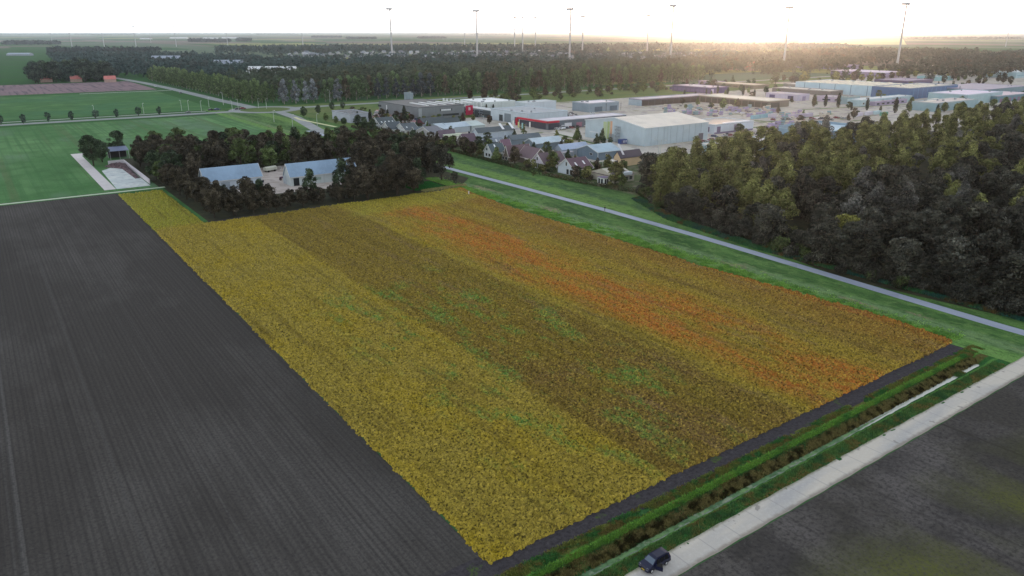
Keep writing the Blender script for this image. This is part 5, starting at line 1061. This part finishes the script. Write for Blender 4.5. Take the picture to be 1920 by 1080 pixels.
for i,(u,v,c) in enumerate([(1412,224,(130,170,184)),(1422,222.5,(134,172,186)),(1432,221.5,(124,166,180)),(1442,221,(190,184,196))]): container(["light teal container at the start of the yard row","second light teal container of the yard row","third teal container of the yard row","pale lilac container ending the yard row"][i],u,v,c,0,9)
for i,(u,v) in enumerate([(1482,222),(1498,221),(1512,220)]): container(["pale lilac site cabin first in the trailer yard","pale lilac site cabin second in the trailer yard","pale lilac site cabin third in the trailer yard"][i],u,v,(170,162,184),0,8)
for i,(u,v,c) in enumerate([(1608,219,(196,190,206)),(1626,217,(200,196,210)),(1642,215.5,(176,200,206)),(1655,218,(90,150,130))]): container(["white trailer box by the storage yard path","second white trailer box by the storage yard path","pale aqua trailer box at the yard's corner","green skip box at the yard's corner"][i],u,v,c,R(8),10)
# stacks of paving stone and building material in the merchant's yard
def stack_mesh(c,hh,seed):
    r=random.Random(seed); b=MB(); z=0
    for k in range(hh):
        b.box(0,0,z,1.2,1.0,z+.12,1); 
        for i in range(3):
            for j in range(2): b.box(.03+i*.39,.03+j*.48,z+.123,.03+i*.39+.36,.03+j*.48+.45,z+.62+r.uniform(-.03,.08),0)
        z+=.75
    return b.mesh("material_stack",[plain(c),plain((120,100,80))])
SM=[(stack_mesh((160,150,186),2,1),"lilac"),(stack_mesh((196,190,178),2,2),"cream"),(stack_mesh((130,160,170),2,3),"teal"),(stack_mesh((120,110,120),1,4),"dark"),(stack_mesh((206,204,212),1,5),"white")]
rg=random.Random(3)
for k in range(190):
    if k<130: f=rg.random(); u=1245+f*205; v=rg.uniform(199,217)+f*4
    elif k<160: u=rg.uniform(1430,1560); v=rg.uniform(209,226)
    else: u=rg.uniform(1440,1500); v=rg.uniform(231,244)
    s_,t_=S(u,v); s_=round(s_/4.5)*4.5+rg.uniform(-.8,.8); t_=round(t_/5.5)*5.5+rg.uniform(-.6,.6)
    me,cn=SM[rg.choice([0,0,1,1,2,3,4])]; o=link("material_stack",me,None,s=s_,t=t_,z=.05,rot=rg.uniform(-.1,.1)); sc=rg.uniform(1.3,2.2); o.scale=(sc*rg.uniform(1,1.8),sc,sc*.9)
    props(o,label=cn+" pallet stack in the crowded yard of the building merchant",cat="pallet stack",group=cn+" pallet stacks in the merchant's yard")
# street lamps
def lamp_proto(h=8):
    o=bpy.data.objects.new("street_lamp",None); COL.objects.link(o); o.empty_display_size=.5
    MB().tube((0,0,0),(0,0,h),.11,.07,8).build("pole",plain((180,186,180)),o); b=MB(); b.tube((0,0,h-.05),(0,-1.5,h+.2),.05,.04,6).build("arm",plain((180,186,180)),o); MB().box(-.16,-2.2,h+.1,.16,-1.4,h+.27).build("lamp_head",plain((206,208,206)),o); return o
LP=lamp_proto(); first=True
for (u,v,lab) in [(178,219,"street lamp beside the avenue across the fields"),(270,213.5,"street lamp between two young avenue trees"),(341,208,"street lamp before the junction, first of its pair"),(354,207,"street lamp before the junction, second of its pair"),(378,208.5,"street lamp at the roundabout entry"),(392,201,"street lamp on the link road side of the roundabout"),(419,197,"taller street lamp behind the roundabout"),(436,208,"street lamp at the centre of the roundabout"),(447,206,"street lamp at the roundabout's far exit"),(485,203,"street lamp past the roundabout toward the poplars"),(500,204,"street lamp past the roundabout, beside the road fork"),(514,229,"street lamp on the village road, upper"),(549,238,"street lamp on the village road, lower"),(555,194,"street lamp in front of the poplars"),(619,192,"white tall lamp in front of the white flecked poplars"),(907,240,"street lamp in the village lane between the sheds"),(1238,292,"white lamp post beside the hall's road"),(1234,294,"second white lamp post beside the hall's road"),(1730,158,"white mast on the factory's far side"),(595,236,"street lamp near the village path")]:
    o=LP if first else copy_tree(LP); first=False; s_,t_=S(u,v); sc=1.0 if v>200 else 1.3; put(o,s_,t_,.05,random.choice([0,R(180)]),(sc*1.6,sc*1.6,sc)); o["label"]=lab; o["category"]="street lamp"
# flags at the showroom
for i,(u,v,c,lab) in enumerate([(961,244,(224,220,212),"cream banner flag, first before the white factory"),(971,247,(220,220,150),"yellowish banner flag before the white factory"),(978,249,(150,190,186),"pale teal banner flag before the white factory"),(986,250,(170,176,180),"bare grey flag mast before the white factory"),(992,247,(226,222,216),"white banner flag next to the red framed showroom")]):
    s_,t_=S(u,v); o=empty("banner_flag",s_,t_,0,0,lab,"flag"); MB().tube((0,0,0),(0,0,6.2),.07,.05,6).build("mast",plain((190,194,196)),o)
    if i!=3: MB().box(.06,-.02,2.6,1.1,.02,6.1).build("cloth",plain(c),o)
# wind turbines
def turbine_proto(name,hub,bl,angs):
    o=bpy.data.objects.new(name,None); COL.objects.link(o); o.empty_display_size=5; m=plain((170,174,180),.5)
    MB().tube((0,0,0),(0,0,hub),2.0,1.0,14).build("tower",m,o); MB().box(-2.2,-4,hub-1.2,2.2,8,hub+2.6).build("nacelle",m,o)
    hb=MB(); hb.tube((0,-6.5,hub+.6),(0,-4,hub+.6),.6,1.7,10); h=hb.build("hub",m,o)
    for a in angs:
        b=MB(); ca,sa=math.cos(a),math.sin(a); pts=[(-.6,2),(-1.0,bl*.2),(-.15,bl),(.15,bl),(.7,bl*.2),(.6,2)]
        b.extr([(x*ca+y*sa,-x*sa+y*ca+hub+.6) for x,y in pts],'y',-5.6,-5.1); b.build("blade",m,h)
    return o
TP=[turbine_proto("wind_turbine",105,44,[0.3,2.39,4.49]),turbine_proto("wind_turbine",100,42,[1.0,3.09,5.19])]; tu=[0,0]
gt="wind turbines on the horizon"
for (u,hv,lab) in [(733,23,"tall slim wind turbine above the middle of the poplar wood"),(894,22,"wind turbine second of the four tall ones"),(1069,19,"wind turbine third of the four tall ones"),(1260,18,"wind turbine fourth of the four tall ones"),(1692,15,"leaning looking large wind turbine past the low sun"),(1472,42,"wind turbine just beyond the low sun"),(94,53,"small wind turbine above the far farm"),(130,50,None),(191,50,None),(214,57,"dark small wind turbine close to the tree clump"),(251,51,None),(280,54,None),(310,58,None),(327,50,None),(392,57,None),(424,50,None),(463,55,None),(566,44,"faint wind turbine alone before the first tall one"),(871,50,"faint short wind turbine beside the second tall one"),(980,33,"wind turbine in the gap before the third tall one"),(1004,37,None),(1093,32,"wind turbine just past the third tall one"),(1128,54,None),(1215,30,"faint wind turbine before the fourth tall one"),(965,36,None),(1738,56,None),(1891,42,"faint wind turbine above the last ridge"),(1476,16,"very faint high wind turbine above the sun's trees")]:
    D=(104-60)*FPX/ (60-hv) *1.0; i=random.randrange(2); hub=[105,100][i]
    if 60-hv<14: hub*=.8; D=(hub-60)*FPX/(60-hv)
    D=min(D,11000) if hub>60 else 8000
    x=(u-960)/FPX*(D*1.0)*1.0; az=math.atan((u-960)/FPX*cP); X=D*math.tan(az); Y=D
    o=TP[i] if not tu[i] else copy_tree(TP[i]); tu[i]=1
    o.location=(X,Y,0); o.rotation_euler=(0,0,-az+random.uniform(1.1,1.5)); k_=hub/[105,100][i]; o.scale=(k_,k_,k_); o["category"]="wind turbine"
    if lab: o["label"]=lab; 
    if lab and "group" in o: del o["group"]
    if not lab: o["label"]="tiny wind turbine in the loose line along the horizon"; o["group"]=gt
# person on the cycle path
def skin_person(name,joints,edges,rad,s_,t_,rot,m,label):
    me=bpy.data.meshes.new(name); me.from_pydata(joints,edges,[]); me.materials.append(m); o=bpy.data.objects.new(name,me); COL.objects.link(o)
    md=o.modifiers.new("skin",'SKIN'); o.modifiers.new("sub",'SUBSURF').levels=1
    for v_,r_ in zip(me.skin_vertices[0].data,rad): v_.radius=(r_,r_)
    me.skin_vertices[0].data[0].use_root=True
    dg=bpy.context.evaluated_depsgraph_get(); nm=bpy.data.meshes.new_from_object(o.evaluated_get(dg)); bpy.data.objects.remove(o)
    nm.materials.clear(); nm.materials.append(m); q=bpy.data.objects.new(name,nm); COL.objects.link(q); q.location=W(s_,t_,.08); q.rotation_euler=(0,0,ANG+rot); return props(q,label=label,cat="person")
J=[(0,0,.95),(0,0,1.15),(0,0,1.42),(0,0,1.55),(0,0,1.68),(.1,0,.92),(.12,.22,.5),(.12,.34,.06),(.12,.46,.04),(-.1,0,.92),(-.12,-.06,.5),(-.12,-.28,.1),(-.12,-.16,.04),(.2,0,1.4),(.26,-.1,1.14),(.25,.08,.92),(-.2,0,1.4),(-.26,.1,1.14),(-.25,.3,.96)]
Eg=[(0,1),(1,2),(2,3),(3,4),(0,5),(5,6),(6,7),(7,8),(0,9),(9,10),(10,11),(11,12),(2,13),(13,14),(14,15),(2,16),(16,17),(17,18)]
Rd=[.13,.13,.14,.06,.11,.09,.065,.045,.04,.09,.065,.045,.04,.07,.05,.035,.07,.05,.035]
bpy.context.view_layer.update()
s_,t_=S(1134,396); P_=skin_person("person",J,Eg,Rd,s_,t_,R(0),mat("dark_clothes",lin((34,36,44)),[dict(kind="range",ax="Z",a=1.52,b=1.75,soft=.02,wob=.01,color=lin((150,112,92)))],rough=.9),"person in dark clothes walking along the cycle path")
s_,t_=S(879,366); o=empty("marker_post",s_,t_,0,0,"short white marker post at the crop's far corner","post"); MB().box(-.15,-.15,0,.15,.15,1.5).build("post",plain((214,212,206)),o); MB().box(-.22,-.22,1.503,.22,.22,1.62).build("cap",plain((200,196,190)),o)
# farm trailer and machines in the farmyard
s_,t_=S(500,324); o=empty("farm_trailer",s_,t_,.06,R(20),"cream covered trailer standing behind the first barn's gable","trailer"); MB().extr([(0,.7),(2.3,.7),(2.3,1.9),(1.15,2.4),(0,1.9)],'x',0,6).build("load_cover",plain((190,190,176)),o); MB().box(0,.1,.5,6,2.2,.69).build("chassis",plain((60,60,60)),o)
for x in (1.2,4.6):
    for y in (-.1,2.1): MB().tube((x,y,.42),(x,y+.28,.42),.42,.42,14).build("wheel",TYRE,o)
s_,t_=S(524,338); o=empty("tractor",s_,t_,.06,R(-20),"dark purple-red tractor parked against the second barn's gable","tractor"); pm=plain((84,52,78),.4,.5)
MB().extr([(0,.8),(1.9,.85),(1.9,1.5),(.2,1.4)],'y',-.45,.45).build("hood",pm,o); MB().extr([(1.95,.8),(3.4,.8),(3.3,2.5),(2.2,2.5)],'y',-.75,.75).build("cab",plain((40,42,52),.2,.6),o); MB().box(2.1,-.8,2.503,3.4,.8,2.62).build("cab_roof",pm,o)
for (x,y,r_) in ((.5,-1,.5),(.5,.75,.5),(2.9,-1.15,.85),(2.9,.8,.85)):
    q=MB(); q.tube((x,y,r_),(x,y+.35,r_),r_,r_,18); wq=q.build("wheel",TYRE,o); q=MB(); q.tube((x,y-.02,r_),(x,y+.37,r_),r_*.45,r_*.45,12); q.build("rim",plain((120,100,96)),wq)

# trees and bushes that fill the gardens and the estate
K=Kind("village_tree",[(101,'round',6.5,2.6,1300,.34),(102,'round',5,2.3,1100,.32),(103,'cone',7,1.9,1000,.32),(104,'bush',2.6,2.0,700,.28)])
rg=random.Random(21); free=lambda p: not any(b[0]<p[0]<b[2] and b[1]<p[1]<b[3] for b in BOX)
LV=[(C_green,"green"),(C_dkgreen,"deep green"),(C_brown,"brown-green"),(C_olive,"olive")]
def grove(poly,n,dmin,scs,lab,grp,idx,cols=LV):
    P=[]
    for _ in range(n*60):
        p=(rg.uniform(min(q[0] for q in poly),max(q[0] for q in poly)),rg.uniform(min(q[1] for q in poly),max(q[1] for q in poly)))
        if inside(p,poly) and free(p) and all((p[0]-q[0])**2+(p[1]-q[1])**2>dmin**2 for q in P): P.append(p)
        if len(P)>=n: break
    for p in P:
        c,nm=rg.choice(cols); K.plant(p[0],p[1],rg.uniform(*scs),c,lab.replace("COL",nm),grp+", "+nm,i=rg.choice(idx),cat="tree" if 3 not in idx else "shrub")
grove([(153,170),(185,190),(182,420),(153,420)],60,4.5,(.6,1.15),"COL tree in the gardens between houses and hedge","garden trees of the village",[0,1,2])
grove([(152.5,165),(170,185),(168,420),(152.5,420)],60,2.5,(.7,1.3),"low COL shrub inside the garden hedge","garden shrubs of the village",[3])
grove([(150,428),(200,428),(235,470),(200,500),(150,470)],16,5,(.8,1.3),"COL tree around the village entrance","trees at the village entrance",[0,1])
grove([(185,250),(240,240),(240,420),(185,420)],26,6,(.6,1.1),"small COL tree between the sheds","trees between the sheds",[0,1,2])
grove([(330,500),(760,520),(760,552),(330,552)],45,5,(1.0,1.6),"COL bushy tree on the rough strip before the avenue","bushy trees before the avenue",[0,1,3],LV[:3])
grove([(330,250),(900,240),(1100,500),(480,470),(400,330)],70,10,(.7,1.4),"COL tree between the halls of the estate","trees between the estate halls",[0,1,2],LV[:3])
grove([(700,430),(1300,430),(1300,560),(760,560)],60,9,(1.3,2.2),"big COL tree at the back of the estate","big trees at the back of the estate",[0,1],LV[1:])
K.finish()
# roof units and vents on the flat halls
rg=random.Random(33)
for o in [x for x in bpy.data.objects if x.type=='EMPTY' and x.get("category") in ("hall","factory","office","store")]:
    rf=[c for c in o.children if c.name.startswith("roof")]
    if len(rf)!=1: continue
    d=rf[0].dimensions; zt=max(v.co.z for v in rf[0].data.vertices)
    for k in range(rg.randint(2,5)):
        x=rg.uniform(2,max(3,d.x-4)); y=rg.uniform(2,max(3,d.y-4)); a=rg.uniform(.9,2.2)
        b=MB(); b.box(x,y,zt,x+a,y+a*.8,zt+rg.uniform(.7,1.3)); b.box(x+a*.2,y-.1,zt+.3,x+a*.7,y-.003,zt+.6); b.build("roof_unit",plain((150,154,158)),o)
# ================================================================== the air
HZ=14000.0
b=MB(); b.box(-HZ,-1500,-2.5,HZ,2*HZ,170)
hm=bpy.data.materials.new("haze"); hm.use_nodes=True; nt=hm.node_tree; nt.nodes.clear()
v=nt.nodes.new("ShaderNodeVolumePrincipled"); v.inputs["Color"].default_value=(.78,.90,1.0,1); v.inputs["Density"].default_value=4.6e-5; v.inputs["Anisotropy"].default_value=.86
mo=nt.nodes.new("ShaderNodeOutputMaterial"); nt.links.new(v.outputs[0],mo.inputs[1])
me=b.mesh("haze",hm); o=bpy.data.objects.new("haze",me); COL.objects.link(o); props(o,label="pale air thickening toward the low sun and the horizon",cat="haze",kind="stuff")
